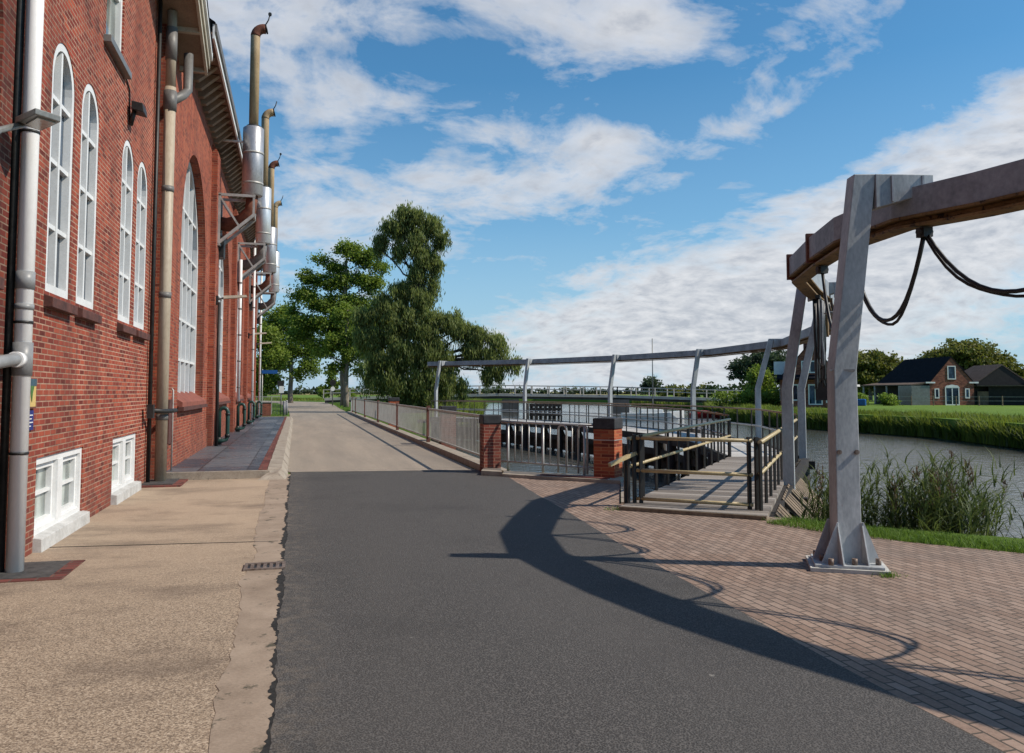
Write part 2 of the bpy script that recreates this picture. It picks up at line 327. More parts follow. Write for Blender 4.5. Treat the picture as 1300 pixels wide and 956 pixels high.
# ------------------------------------------------------------------ mesh builder
ORG = {}
def tag(o, label=None, cat=None, group=None, kind=None):
    if label: o['label'] = label
    if cat: o['category'] = cat
    if group: o['group'] = group
    if kind: o['kind'] = kind
    return o
def thing(name, label, cat, loc=(0, 0, 0), group=None):
    o = bpy.data.objects.new(name, None); o.empty_display_size = .3; COL.objects.link(o); o.location = loc
    ORG[o] = Vector(loc); return tag(o, label, cat, group)
class MB:
    def __init__(s): s.v = []; s.f = []; s.sm = []
    def add(s, vs, fs, smooth=False):
        k = len(s.v); s.v += [tuple(p) for p in vs]; s.f += [tuple(i + k for i in f) for f in fs]; s.sm += [smooth] * len(fs); return s
    def hexa(s, p):   # 8 pts: bottom 4 ccw, top 4 ccw
        return s.add(p, [(0, 3, 2, 1), (4, 5, 6, 7), (0, 1, 5, 4), (1, 2, 6, 5), (2, 3, 7, 6), (3, 0, 4, 7)])
    def box(s, x0, x1, y0, y1, z0, z1):
        return s.hexa([(x0, y0, z0), (x1, y0, z0), (x1, y1, z0), (x0, y1, z0), (x0, y0, z1), (x1, y0, z1), (x1, y1, z1), (x0, y1, z1)])
    def obox(s, c, u, w, d, z0, z1):   # oriented: centre xy, dir u, half-size along u = w, across = d
        u = Vector((u[0], u[1], 0)).normalized(); n = Vector((-u.y, u.x, 0)); c = Vector((c[0], c[1], 0))
        q = [c - u * w - n * d, c + u * w - n * d, c + u * w + n * d, c - u * w + n * d]
        return s.hexa([(p.x, p.y, z0) for p in q] + [(p.x, p.y, z1) for p in q])
    def bar(s, a, b, w, h, up=(0, 0, 1)):  # rectangular bar a->b; w across, h along up
        a = Vector(a); b = Vector(b); t = (b - a).normalized(); up = Vector(up)
        if abs(t.dot(up)) > .98: up = Vector((0, 1, 0))
        x = t.cross(up).normalized() * (w / 2); y = x.cross(t).normalized() * (h / 2)
        P = [a - x - y, a + x - y, a + x + y, a - x + y, b - x - y, b + x - y, b + x + y, b - x + y]
        return s.add(P, [(0, 1, 2, 3), (7, 6, 5, 4), (0, 4, 5, 1), (1, 5, 6, 2), (2, 6, 7, 3), (3, 7, 4, 0)])
    def sweep(s, path, w, h, up=(0, 0, 1)):  # rectangular section swept with mitres
        P = [Vector(p) for p in path]; up = Vector(up); rings = []
        for i, p in enumerate(P):
            t = ((P[i + 1] - p).normalized() if i < len(P) - 1 else Vector((0, 0, 0))) + ((p - P[i - 1]).normalized() if i else Vector((0, 0, 0)))
            t.normalize(); x = t.cross(up).normalized(); y = x.cross(t).normalized()
            k = 1.0
            if 0 < i < len(P) - 1: k = 1 / max(.5, (P[i + 1] - p).normalized().dot(t))
            rings.append([p - x * w / 2 * k - y * h / 2, p + x * w / 2 * k - y * h / 2, p + x * w / 2 * k + y * h / 2, p - x * w / 2 * k + y * h / 2])
        vs = [q for r in rings for q in r]; fs = []
        for i in range(len(P) - 1):
            for j in range(4):
                k = (j + 1) % 4; fs.append((i * 4 + j, i * 4 + k, i * 4 + 4 + k, i * 4 + 4 + j))
        n = len(P) * 4; fs += [(3, 2, 1, 0), (n - 4, n - 3, n - 2, n - 1)]
        return s.add(vs, fs)
    def tube(s, path, r, n=12, cap=True):
        P = [Vector(p) for p in path]; rs = r if isinstance(r, (list, tuple)) else [r] * len(P)
        x = None; vs = []
        for i, p in enumerate(P):
            t = (P[min(i + 1, len(P) - 1)] - P[max(i - 1, 0)]).normalized()
            if x is None: x = t.cross(Vector((0, 0, 1)) if abs(t.z) < .9 else Vector((0, 1, 0))).normalized()
            x = (x - t * x.dot(t)).normalized(); y = t.cross(x)
            vs += [p + (x * math.cos(2 * math.pi * j / n) + y * math.sin(2 * math.pi * j / n)) * rs[i] for j in range(n)]
        fs = [(i * n + j, i * n + (j + 1) % n, (i + 1) * n + (j + 1) % n, (i + 1) * n + j) for i in range(len(P) - 1) for j in range(n)]
        s.add(vs, fs, True)
        if cap:
            k = len(s.v) - len(vs); s.f += [tuple(k + j for j in reversed(range(n))), tuple(k + (len(P) - 1) * n + j for j in range(n))]; s.sm += [False, False]
        return s
    def prism(s, poly, z0, z1):
        n = len(poly); area = sum(poly[i][0] * poly[(i + 1) % n][1] - poly[(i + 1) % n][0] * poly[i][1] for i in range(n))
        if area < 0: poly = poly[::-1]
        tri = tessellate_polygon([[Vector((x, y, 0)) for x, y in poly]])
        top = []
        for t in tri:
            a, b, c = [poly[i] for i in t]
            if (b[0] - a[0]) * (c[1] - a[1]) - (b[1] - a[1]) * (c[0] - a[0]) < 0: t = (t[0], t[2], t[1])
            top.append(tuple(t))
        vs = [(x, y, z1) for x, y in poly] + [(x, y, z0) for x, y in poly]
        fs = top + [(i, n + i, n + (i + 1) % n, (i + 1) % n) for i in range(n)]
        return s.add(vs, fs)
    def quad(s, *p): return s.add(p, [tuple(range(len(p)))])
    def build(s, name, mat, parent=None, bevel=0):
        o0 = Vector((0, 0, 0)); r = parent
        while r is not None:
            if r in ORG: o0 = ORG[r]; break
            r = r.parent
        me = bpy.data.meshes.new(name)
        me.from_pydata([(p[0] - o0.x, p[1] - o0.y, p[2] - o0.z) for p in s.v], [], s.f)
        me.polygons.foreach_set('use_smooth', s.sm); me.materials.append(mat); me.update()
        o = bpy.data.objects.new(name, me); COL.objects.link(o)
        if parent is not None: o.parent = parent
        if bevel:
            b = o.modifiers.new('edge', 'BEVEL'); b.width = bevel; b.segments = 2; b.limit_method = 'ANGLE'; b.angle_limit = R(50)
        return o
def copy_tree(o, parent=None):
    c = o.copy(); COL.objects.link(c)
    if parent is not None: c.parent = parent
    for ch in list(o.children): copy_tree(ch, c)
    return c
def solo(mb, name, mat, label, cat, group=None, kind=None, bevel=0, base=None):
    o = mb.build(name, mat, None, bevel); return tag(o, label, cat, group, kind)
def struct(mb, name, mat):
    o = mb.build(name, mat); o['kind'] = 'structure'; return o

def quads_obj(name, V, tint, mat, parent=None, origin=(0, 0, 0), nv=4):
    """V: (n, nv, 3) numpy faces; tint: (n,)"""
    n = len(V); me = bpy.data.meshes.new(name)
    v = (V - np.array(origin)).reshape(-1, 3).astype(np.float32)
    me.vertices.add(n * nv); me.vertices.foreach_set('co', v.ravel())
    me.loops.add(n * nv); me.loops.foreach_set('vertex_index', np.arange(n * nv, dtype=np.int32))
    me.polygons.add(n); me.polygons.foreach_set('loop_start', np.arange(0, n * nv, nv, dtype=np.int32))
    me.polygons.foreach_set('loop_total', np.full(n, nv, dtype=np.int32))
    me.update(); me.validate()
    at = me.attributes.new('tint', 'FLOAT', 'POINT'); at.data.foreach_set('value', np.repeat(np.clip(tint, 0, 1), nv).astype(np.float32))
    me.materials.append(mat)
    o = bpy.data.objects.new(name, me); COL.objects.link(o)
    if parent is not None: o.parent = parent
    return o

# ------------------------------------------------------------------ camera (about eye height, slightly raised, looking 14.7 deg right of the road)
F = 1040.0
cam = bpy.data.cameras.new('camera'); camo = bpy.data.objects.new('camera', cam); COL.objects.link(camo)
cam.sensor_width = 36; cam.lens = 36 * F / 1300; cam.clip_end = 6000; cam.clip_start = .05
cam.shift_y = -(478 - 433.5) / 1300
camo.location = (0, 0, 1.6); camo.rotation_euler = (R(90 + 3.494), 0, R(-14.734)); scn.camera = camo

scn.view_settings.view_transform = 'Standard'; scn.view_settings.look = 'None'; scn.view_settings.exposure = 0
# ------------------------------------------------------------------ sun and sky
SUN = Vector((.977, -.415, 1.0)).normalized()
sl = bpy.data.lights.new('sun', 'SUN'); sl.energy = 5.0; sl.angle = R(.5); sl.color = (1, .91, .79)
so = bpy.data.objects.new('sun', sl); COL.objects.link(so); so.rotation_euler = SUN.to_track_quat('Z', 'Y').to_euler(); so.location = (20, -10, 30)
w = bpy.data.worlds.new('World'); scn.world = w; w.use_nodes = True
nt = w.node_tree; nt.nodes.clear()
wo = N(nt, 'OutputWorld'); bg = N(nt, 'Background'); bg.inputs[1].default_value = .1; L(nt, bg.outputs[0], wo.inputs[0])
sky = N(nt, 'TexSky', sky_type='NISHITA'); sky.sun_disc = False; sky.sun_elevation = math.asin(SUN.z); sky.sun_rotation = math.atan2(SUN.x, SUN.y)
sky.air_density = 1.0; sky.dust_density = .6; sky.ozone_density = 1.6
tc = N(nt, 'TexCoord'); D = tc.outputs['Generated']
nrm = N(nt, 'VectorMath', operation='NORMALIZE'); L(nt, D, nrm.inputs[0]); D = nrm.outputs[0]
sp = N(nt, 'SeparateXYZ'); L(nt, D, sp.inputs[0]); sx, sy, sz = sp.outputs
# cloud layer: direction projected on a plane overhead (flattened near the horizon)
den = math_(nt, 'ADD', math_(nt, 'MAXIMUM', sz, 0), .27)
cx = math_(nt, 'DIVIDE', sx, den); cy = math_(nt, 'DIVIDE', sy, den)
cc = N(nt, 'CombineXYZ'); L(nt, cx, cc.inputs[0]); L(nt, cy, cc.inputs[1])
# warp
wn = N(nt, 'TexNoise'); wn.inputs['Scale'].default_value = 1.1; wn.inputs['Detail'].default_value = 3; L(nt, cc.outputs[0], wn.inputs['Vector'])
wv = N(nt, 'VectorMath', operation='MULTIPLY_ADD'); L(nt, wn.outputs['Color'], wv.inputs[0]); wv.inputs[1].default_value = (.45, .45, 0); L(nt, cc.outputs[0], wv.inputs[2])
n_big = noise(nt, wv.outputs[0], 5.0, 9, .60); n_fine = noise(nt, wv.outputs[0], 13.5, 8, .60)
nz = math_(nt, 'ADD', math_(nt, 'MULTIPLY', n_big, .62), math_(nt, 'MULTIPLY', n_fine, .38))
# where the clouds gather, by azimuth (deg, 0 = along the road, + to the right) and elevation (deg)
az = math_(nt, 'MULTIPLY', math_(nt, 'ARCTAN2', sx, sy), 57.2958); el = math_(nt, 'MULTIPLY', math_(nt, 'ARCSINE', sz), 57.2958)
blob = None
CL = [ # az, el, saz, sel, slope(deg el per deg az), amp
 (1, 25, 4.5, 2.6, 0, .20), (-8, 22, 8, 5, 0, .10), (20, 25.5, 10, 3.0, -.15, .17), (26, 23.5, 5, 1.8, -.35, .14),
 (10, 18.5, 6, 2.2, .1, .08), (14, 14, 8, 2.0, .05, .13), (3, 12, 6, 3.4, 0, .14), (21, 17.3, 3.2, 1.0, 0, .24), (31, 18, 3.5, 1.2, .2, .15),
 (19.5, 15, 4.5, .9, .1, .13), (2, 19, 4, 2, 0, .10), (38, 24, 4, 2, .1, .13), (12.5, 10, 4, .8, 0, .08),
 (36, 7.5, 16, 4.8, .2, .34), (47, 14, 9, 4.5, .3, .26), (28, 4, 9, 2.6, 0, .20), (18, 3, 10, 1.6, 0, .05),
 (27, 20.8, 4.0, 2.0, 0, -.16), (36, 15.5, 5, 2.2, .35, -.16), (13, 8.2, 6, 2.6, .15, -.13), (12, 22.2, 3, 1.6, 0, -.10), (26, 12, 3.6, 1.9, .2, -.10), (44, 21.5, 5, 2.2, .3, -.14), (-4, 17, 3.5, 1.6, .3, -.12), (6.5, 16.6, 3, 1.3, .2, -.12), (5, 22.5, 4, 1.3, 0, -.10), (78, 26, 26, 20, 0, -.22)]  # last entry clears unseen cloud at right so window panes reflect blue sky
for (a0, e0, sa, se, slp, amp) in CL:
    da = math_(nt, 'SUBTRACT', az, a0); de = math_(nt, 'SUBTRACT', math_(nt, 'SUBTRACT', el, e0), math_(nt, 'MULTIPLY', da, slp))
    q = math_(nt, 'ADD', math_(nt, 'POWER', math_(nt, 'ABSOLUTE', math_(nt, 'DIVIDE', da, sa)), 2), math_(nt, 'POWER', math_(nt, 'ABSOLUTE', math_(nt, 'DIVIDE', de, se)), 2))
    g = math_(nt, 'MULTIPLY', math_(nt, 'EXPONENT', math_(nt, 'MULTIPLY', q, -.7)), amp)
    blob = g if blob is None else math_(nt, 'ADD', blob, g)
# elsewhere scattered cloud, but thinned high overhead, out of view, to cut fill light
hi = ramp(nt, sz, [(.50, (0, 0, 0)), (.68, (.17, .17, .17))])
dn = math_(nt, 'SUBTRACT', math_(nt, 'ADD', nz, blob), hi)
cov = ramp(nt, dn, [(.525, (0, 0, 0)), (.585, (.30, .30, .30)), (.665, (.74, .74, .74)), (.79, (1, 1, 1))])
# cloud shading: grey undersides where thick
thick = ramp(nt, math_(nt, 'ADD', math_(nt, 'MULTIPLY', n_fine, .7), math_(nt, 'MULTIPLY', dn, .35)), [(.46, (8.4, 8.4, 8.6)), (.62, (6.9, 7.05, 7.4)), (.80, (4.9, 5.2, 5.8))])
# colours
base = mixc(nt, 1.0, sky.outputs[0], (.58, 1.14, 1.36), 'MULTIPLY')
base = mixc(nt, 1.0, base, ramp(nt, sz, [(.48, (1, 1, 1)), (.8, (.62, .68, .75))]), 'MULTIPLY')  # unseen upper sky darkened to weaken its fill light
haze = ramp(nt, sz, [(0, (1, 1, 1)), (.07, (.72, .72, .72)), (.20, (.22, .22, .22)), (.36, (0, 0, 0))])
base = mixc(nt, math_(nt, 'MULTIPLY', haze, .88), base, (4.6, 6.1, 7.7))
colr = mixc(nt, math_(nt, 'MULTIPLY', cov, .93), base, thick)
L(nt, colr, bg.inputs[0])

# ================================================================== SETTING
def sheet(name, poly, z, mat, z0=None):
    return struct(MB().prism(poly, z - .02 if z0 is None else z0, z), name, mat)
b = MB(); b.quad((-3000, -3000, -3.2), (3000, -3000, -3.2), (3000, 3000, -3.2), (-3000, 3000, -3.2)); struct(b, 'ground', M['soil'])
b = MB(); b.quad((-1500, -300, -1.2), (1500, -300, -1.2), (1500, 2500, -1.2), (-1500, 2500, -1.2)); struct(b, 'water', M['water'])
shore = [(40, -40), (13, 1.5), (10, 4.5), (8.1, 7.0), (6.9, 8.3), (6.05, 9.35), (4.55, 11.05), (5.75, 13.9), (3.95, 15.75), (4.0, 50), (4.2, 53), (8.2, 54.5), (11.5, 60), (14, 72), (18, 92), (22, 107), (24, 118), (20, 132), (8, 148), (-30, 165), (-400, 240), (-400, -60), (40, -60)]
sheet('near_bank', shore, -.012, M['verge'], -3)
farshore = [(22, -40), (26, 5), (33.8, 30), (37.5, 42), (37.6, 50), (37.2, 57), (41, 71), (46, 84), (52, 98), (57, 108), (63, 127), (72, 170), (60, 205), (-500, 330), (-500, 2600), (2600, 2600), (2600, -40)]
sheet('far_bank', farshore, 0.0, M['field'], -3)
b = MB(); b.quad((-900, 420, .05), (1300, 330, .05), (2500, 2500, .05), (-2500, 2500, .05)); struct(b, 'far_field', M['farfield'])

road_l = [(-.09, -6), (-.09, 5.8), (-.08, 8.6), (-.09, 14), (-.07, 16.9)]
road_r = [(3.55, 16.45), (3.86, 15.2), (3.62, 12.2), (3.50, 10.4), (3.27, 7.8), (3.12, 5.2), (3.05, 3.5), (2.9, -6)]
def jag(pts, step=.12, amp=.02, seed=3):
    rr = random.Random(seed); out = []
    for (a, c) in zip(pts, pts[1:]):
        n = max(1, int(math.dist(a, c) / step)); wk_ = 0.0
        for i in range(n):
            wk_ = wk_ * .86 + rr.gauss(0, amp * .42)
            out.append((a[0] + (c[0] - a[0]) * i / n + wk_ + (rr.gauss(0, amp * .25)), a[1] + (c[1] - a[1]) * (i + rr.uniform(-.3, .3)) / n))
    return out + [pts[-1]]
sheet('asphalt_road', jag(road_l, .04, .010) + road_r, .012, M['asphalt'])
sheet('old_road', [(-.07, 16.9), (3.55, 16.45), (3.62, 24), (3.68, 40), (3.78, 58), (3.9, 70), (4.3, 95), (4.2, 125), (-6, 150), (-40, 165), (-60, 158), (-12, 140), (-2.6, 120), (-1.1, 95), (-.5, 66), (-.3, 49.2), (-.2, 40), (-.2, 17.2)], .008, M['oldroad'])
b = MB(); b.prism([(-.07, 16.86), (3.55, 16.40), (3.55, 16.50), (-.07, 16.97)], 0, .016); struct(b, 'road_joint', M['kerb'])
sheet('pavement', [(-2.8, -6), (-.28, -6), (-.28, 5), (-.30, 9), (-.32, 15.3), (-.44, 15.95), (-2.8, 15.95)], .006, M['aggregate'])
sheet('pavement_edge', [(-.37, -6), (-.07, -6)] + jag([(-.07, 4), (-.07, 9), (-.07, 16.5)], .1, .003, 5) + [(-.44, 16.5)] + jag([(-.43, 15.3), (-.405, 9), (-.375, 5), (-.37, -5.5)], .10, .022, 6), .009, M['seam'])
sheet('tar_edge', jag([(-.112, -6), (-.112, 16.0)], .030, .020, 8) + jag([(-.06, 16.3), (-.06, -6)], .3, .01, 9), .0105, M['crumble'])
b = MB()
for (x0, y0, x1, y1) in ((-2.5, 9.42, -.16, 9.18), (-2.5, 2.2, -.37, 2.1)):
    b.prism([(x0, y0), (x1, y1), (x1, y1 + .022), (x0, y0 + .022)], 0, .0095)
struct(b, 'pavement_joint', M['crumble'])
paver_poly = [(2.9, -6)] + [(x - .02, y) for x, y in road_r[::-1][1:]] + [(3.95, 15.5), (5.65, 13.85), (4.5, 11.05), (5.95, 9.28), (5.95, 8.6), (6.3, 7.5), (7.2, 6.4), (8.6, 5.0), (11, 2.2), (30, -30), (30, -40)]
sheet('brick_paving', paver_poly, .002, M['pavers'])
# grating in the pavement
g = thing('drain_grating', 'small rusty iron drain grating set across the pavement edge', 'drain grating', (-.24, 7.88, .012))
b = MB()
for i in range(2): b.box(-.43, -.07, 7.74 + .24 * i, 7.78 + .24 * i, .006, .024)
for i in range(7): b.box(-.43 + .055 * i, -.40 + .055 * i, 7.78, 7.98, .006, .022)
b.build('frame', M['bolt'], g); MB().box(-.43, -.07, 7.75, 8.01, .0, .0125).build('pit', M['black'], g)

# footpath along the hall
sheet('footpath', [(-2.4, 15.98), (-.66, 15.98), (-.62, 30), (-.60, 48.9), (-2.4, 48.9)], .15, M['slate'], -.02)
b = MB(); b.box(-2.4, -.45, 15.86, 15.98, 0, .146); b.box(-2.2, -.45, 48.9, 49.1, 0, .17); struct(b, 'footpath_edge', M['kerb'])
sheet('footpath_brick_edging', [(-.66, 15.98), (-.50, 15.98), (-.46, 48.9), (-.60, 48.9), (-.62, 30)], .156, M['redstrip'], -.02)
b = MB()
y = 16.3
while y < 48.5:
    L_ = 1.0; y2 = min(y + L_ - .012, 48.9); s = .0; j = random.uniform(-.008, .008)
    b.hexa([(-.50 + j, y, -.05), (-.10 + j, y, -.05), (-.10 + j, y2, -.05), (-.50 + j, y2, -.05), (-.49 + j, y, .165), (-.24 + j, y, .155), (-.24 + j, y2, .155), (-.49 + j, y2, .165)]); y += L_
b.hexa([(-.66, 15.55, 0), (-.16, 15.5, 0), (-.12, 16.28, 0), (-.52, 16.28, 0), (-.50, 15.86, .10), (-.30, 15.8, .12), (-.24, 16.28, .155), (-.49, 16.28, .165)])
struct(b, 'kerb', M['kerb'])
b = MB()
for i in range(9):
    y0 = 15.95 + i * 5.2
    b.prism([(3.62 + .02 * i * .6, y0), (3.92 + .02 * i * .6, y0), (3.94 + .02 * i * .6, y0 + 5.19), (3.64 + .02 * i * .6, y0 + 5.19)], -.4, .12)
b.prism([(3.42, 15.3), (3.75, 15.0), (3.95, 15.9), (3.62, 15.94)], -.1, .10)
struct(b, 'basin_kerb', M['kerb'])
b = MB(); b.prism([(3.75, 14.98), (5.45, 13.35), (5.75, 13.9), (3.95, 15.6)], -1.6, .06); struct(b, 'basin_coping', M['kerb'])
b = MB(); b.prism([(4.35, 14.55), (5.3, 13.6), (5.4, 13.72), (4.45, 14.7)], .05, .075); struct(b, 'basin_red_coping', M['redstrip'])
b = MB(); b.prism([(4.50, 11.0), (4.60, 10.98), (5.82, 13.88), (5.70, 13.95)], -2.5, .03); struct(b, 'quay_wall', M['kerb'])
b = MB(); b.box(3.96, 4.10, 15.7, 53, -3, .05); struct(b, 'basin_wall', M['kerb'])

# gully slab with a red brick edge at the foot of the white downpipe, and another at the beige one
sl1 = thing('gully_slab', 'dark stone gully slab edged with red brick under the white downpipe', 'gully slab', (-2.2, 8.1, 0), 'gully slabs under the downpipes')
b = MB().prism([(-2.5, 7.9), (-2.02, 7.9), (-2.02, 8.62), (-2.5, 8.62)], 0, .016).build('slab', M['slab'], sl1)
MB().prism([(-2.5, 7.8), (-1.9, 7.8), (-1.9, 8.62), (-2.02, 8.62), (-2.02, 7.9), (-2.5, 7.9)], 0, .014).build('brick_edge', M['redstrip'], sl1)
sl2 = thing('gully_slab', 'dark gully slab with broken red brick edge under the beige downpipe', 'gully slab', (-2.2, 15.3, 0), 'gully slabs under the downpipes')
MB().prism([(-2.5, 14.95), (-2.0, 14.95), (-2.0, 15.84), (-2.5, 15.84)], 0, .045).build('slab', M['slab'], sl2)
MB().prism([(-2.5, 14.8), (-1.85, 14.8), (-1.85, 15.84), (-2.0, 15.84), (-2.0, 14.95), (-2.5, 14.95)], 0, .03).build('brick_edge', M['redstrip'], sl2)

# ================================================================== BUILDING
BLD = thing('pumping_station', 'long red brick pumping station with arched windows and a gabled front along the road', 'building', (-2.6, 20, 0))
XN = -2.5; XH = -2.3
def arch_loop(y0, y1, z0, z1, n=14):
    r = (y1 - y0) / 2; sp_ = z1 - r; c = (y0 + y1) / 2
    pts = [(y0, z0), (y1, z0), (y1, sp_)]
    pts += [(c + r * math.cos(math.pi * k / n), sp_ + r * math.sin(math.pi * k / n)) for k in range(1, n)]
    return pts + [(y0, sp_)]
def rect_loop(y0, y1, z0, z1): return [(y0, z0), (y1, z0), (y1, z1), (y0, z1)]
def wall_x(name, X, outer, holes, mat, depth, parent=BLD):
    b = MB(); loops = [outer] + holes; flat = [p for l in loops for p in l]
    tri = tessellate_polygon([[Vector((p[0], p[1], 0)) for p in l] for l in loops])
    fs = []
    for t in tri:
        a, c, d = [flat[i] for i in t]
        cr = (c[0] - a[0]) * (d[1] - a[1]) - (c[1] - a[1]) * (d[0] - a[0])
        fs.append(tuple(t) if cr > 0 else (t[0], t[2], t[1]))
    b.add([(X, p[0], p[1]) for p in flat], fs)
    for h in holes:
        n = len(h)
        b.add([(X, p[0], p[1]) for p in h] + [(X - depth, p[0], p[1]) for p in h], [(i, (i + 1) % n, n + (i + 1) % n, n + i) for i in range(n)])
    return b.build(name, mat, parent)
def frame_loop(b, loop, X, wdt, x0, x1):
    """frame following a loop inward by wdt, between depths x0<x1"""
    c = (sum(p[0] for p in loop) / len(loop), sum(p[1] for p in loop) / len(loop)); n = len(loop)
    inner = []
    for i, p in enumerate(loop):
        a = loop[i - 1]; d = loop[(i + 1) % n]
        t1 = Vector((p[0] - a[0], p[1] - a[1])).normalized(); t2 = Vector((d[0] - p[0], d[1] - p[1])).normalized()
        n1 = Vector((-t1.y, t1.x)); n2 = Vector((-t2.y, t2.x)); nn = (n1 + n2).normalized(); k = wdt / max(.4, nn.dot(n1))
        inner.append((p[0] + nn.x * k, p[1] + nn.y * k))
    vs = [(x1, *p) for p in loop] + [(x1, *p) for p in inner] + [(x0, *p) for p in inner]
    fs = [(i, (i + 1) % n, n + (i + 1) % n, n + i) for i in range(n)] + [(n + i, n + (i + 1) % n, 2 * n + (i + 1) % n, 2 * n + i) for i in range(n)]
    b.add(vs, fs); return inner
def arch_top(y, y0, y1, z1):
    r = (y1 - y0) / 2; c = (y0 + y1) / 2; return z1 - r + math.sqrt(max(0, r * r - (y - c) ** 2))
def arched_window(y0, y1, z0, z1, X, depth, fw, mull, trans, mw, label, sillmat=M['sill'], proud=.04, pane=M['glass'], mdepth=.05):
    loop = arch_loop(y0 + .002, y1 - .002, z0 + .002, z1 - .002); xb = X - depth
    b = MB(); frame_loop(b, loop, X, fw, xb, xb + proud + mdepth)
    for ym in mull: b.box(xb, xb + proud + mdepth * .8, ym - mw / 2, ym + mw / 2, z0 + fw, arch_top(ym, y0, y1, z1) - fw * .6)
    for zt in trans:
        r = (y1 - y0) / 2; c = (y0 + y1) / 2; hw = r if zt < z1 - r else math.sqrt(max(.01, r * r - (zt - z1 + r) ** 2))
        b.box(xb, xb + proud + mdepth * .6, c - hw + fw * .7, c + hw - fw * .7, zt - mw * .4, zt + mw * .4)
    w_ = b.build('window', M['white'], BLD)
    if label: w_['label'] = label
    MB().add([(xb + .012, p[0], p[1]) for p in loop], [tuple(range(len(loop)))]).build('pane', pane, w_)
    return w_
near_wins = [(9.27, 10.17), (10.48, 11.37), (12.80, 13.70), (13.98, 14.93)]
up = (11.55, 12.65, 6.27, 7.95); bas = [(9.18, 11.06), (12.72, 14.52)]; secwin = (6.3, 7.75)
holes = [arch_loop(a, c, 2.63, 5.38) for a, c in near_wins] + [rect_loop(*up)] + [rect_loop(a, c, .14, .93) for a, c in bas]
outer = [(8.38, -.1), (15.78, -.1), (15.78, 8.38), (12.1, 9.85), (8.38, 8.36)]
wall_x('wall', XN, outer, holes, M['brick'], .16)
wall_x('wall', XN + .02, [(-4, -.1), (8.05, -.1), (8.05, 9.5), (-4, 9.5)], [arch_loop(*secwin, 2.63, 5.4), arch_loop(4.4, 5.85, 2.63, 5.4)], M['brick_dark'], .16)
b = MB(); b.box(-2.9, XN - .12, 8.05, 8.38, -.1, 9.5); b.build('recess', M['dark'], BLD)  # near-black back stands in for the shade in the groove
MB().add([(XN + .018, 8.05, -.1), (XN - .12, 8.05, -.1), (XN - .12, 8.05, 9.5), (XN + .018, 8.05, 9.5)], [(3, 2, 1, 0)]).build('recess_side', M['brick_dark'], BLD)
MB().add([(XN, 8.38, -.1), (XN - .12, 8.38, -.1), (XN - .12, 8.38, 9.9), (XN, 8.38, 9.9)], [(0, 1, 2, 3)]).build('recess_side', M['brick'], BLD)
MB().quad((XN, 15.78, -.1), (XN - 3, 15.78, -.1), (XN - 3, 15.78, 9.9), (XN, 15.78, 9.9)).build('return_wall', M['brick'], BLD)
TR = [3.34, 4.04, 4.72]
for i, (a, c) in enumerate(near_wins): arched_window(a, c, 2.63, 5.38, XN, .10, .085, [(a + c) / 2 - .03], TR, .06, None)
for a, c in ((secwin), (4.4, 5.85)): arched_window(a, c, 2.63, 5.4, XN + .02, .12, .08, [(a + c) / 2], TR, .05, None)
for a, c in near_wins + [secwin, (4.4, 5.85)]:
    MB().hexa([(XN - .1, a - .04, 2.46), (XN + .09, a - .04, 2.46), (XN + .09, c + .04, 2.46), (XN - .1, c + .04, 2.46), (XN - .1, a - .04, 2.64), (XN + .09, a - .04, 2.56), (XN + .09, c + .04, 2.56), (XN - .1, c + .04, 2.64)]).build('sill', M['sill'], BLD, .006)
# upper window
a, c, z0, z1 = up; b = MB(); frame_loop(b, rect_loop(a, c, z0, z1), XN, .10, XN - .12, XN - .03); b.box(XN - .12, XN - .05, a + .1, c - .1, 7.2, 7.27)
uw = b.build('upper_window', M['white'], BLD); MB().quad((XN - .10, a, z0), (XN - .10, c, z0), (XN - .10, c, z1), (XN - .10, a, z1)).build('pane', M['glass_pale'], uw)
MB().box(XN - .1, XN + .10, a - .12, c + .14, z0 - .11, z0 - .01).build('sill', M['corr'], BLD, .008)
# basement windows
for a, c in bas:
    b = MB(); m_ = (a + c) / 2
    frame_loop(b, rect_loop(a, c, .14, .93), XN, .07, XN - .15, XN - .02)
    b.box(XN - .15, XN - .015, m_ - .10, m_ + .10, .21, .86)
    for s0, s1 in ((a + .07, m_ - .10), (m_ + .10, c - .07)):
        frame_loop(b, rect_loop(s0 + .002, s1 - .002, .212, .858), XN, .06, XN - .14, XN - .06)
        b.box(XN - .14, XN - .075, s0 + .06, s1 - .06, .53, .565)
    fr_ = b.build('basement_window', M['white'], BLD)
    MB().quad((XN - .115, a, .15), (XN - .115, c, .15), (XN - .115, c, .92), (XN - .115, a, .92)).build('pane', M['glass_pale'], fr_)
    MB().hexa([(XN - .1, a - .03, 0), (XN + .085, a - .03, 0), (XN + .085, c + .06, 0), (XN - .1, c + .06, 0), (XN - .1, a - .03, .17), (XN + .08, a - .03, .135), (XN + .08, c + .06, .135), (XN - .1, c + .06, .17)]).build('basement_sill', M['white_dirty'], BLD, .006)
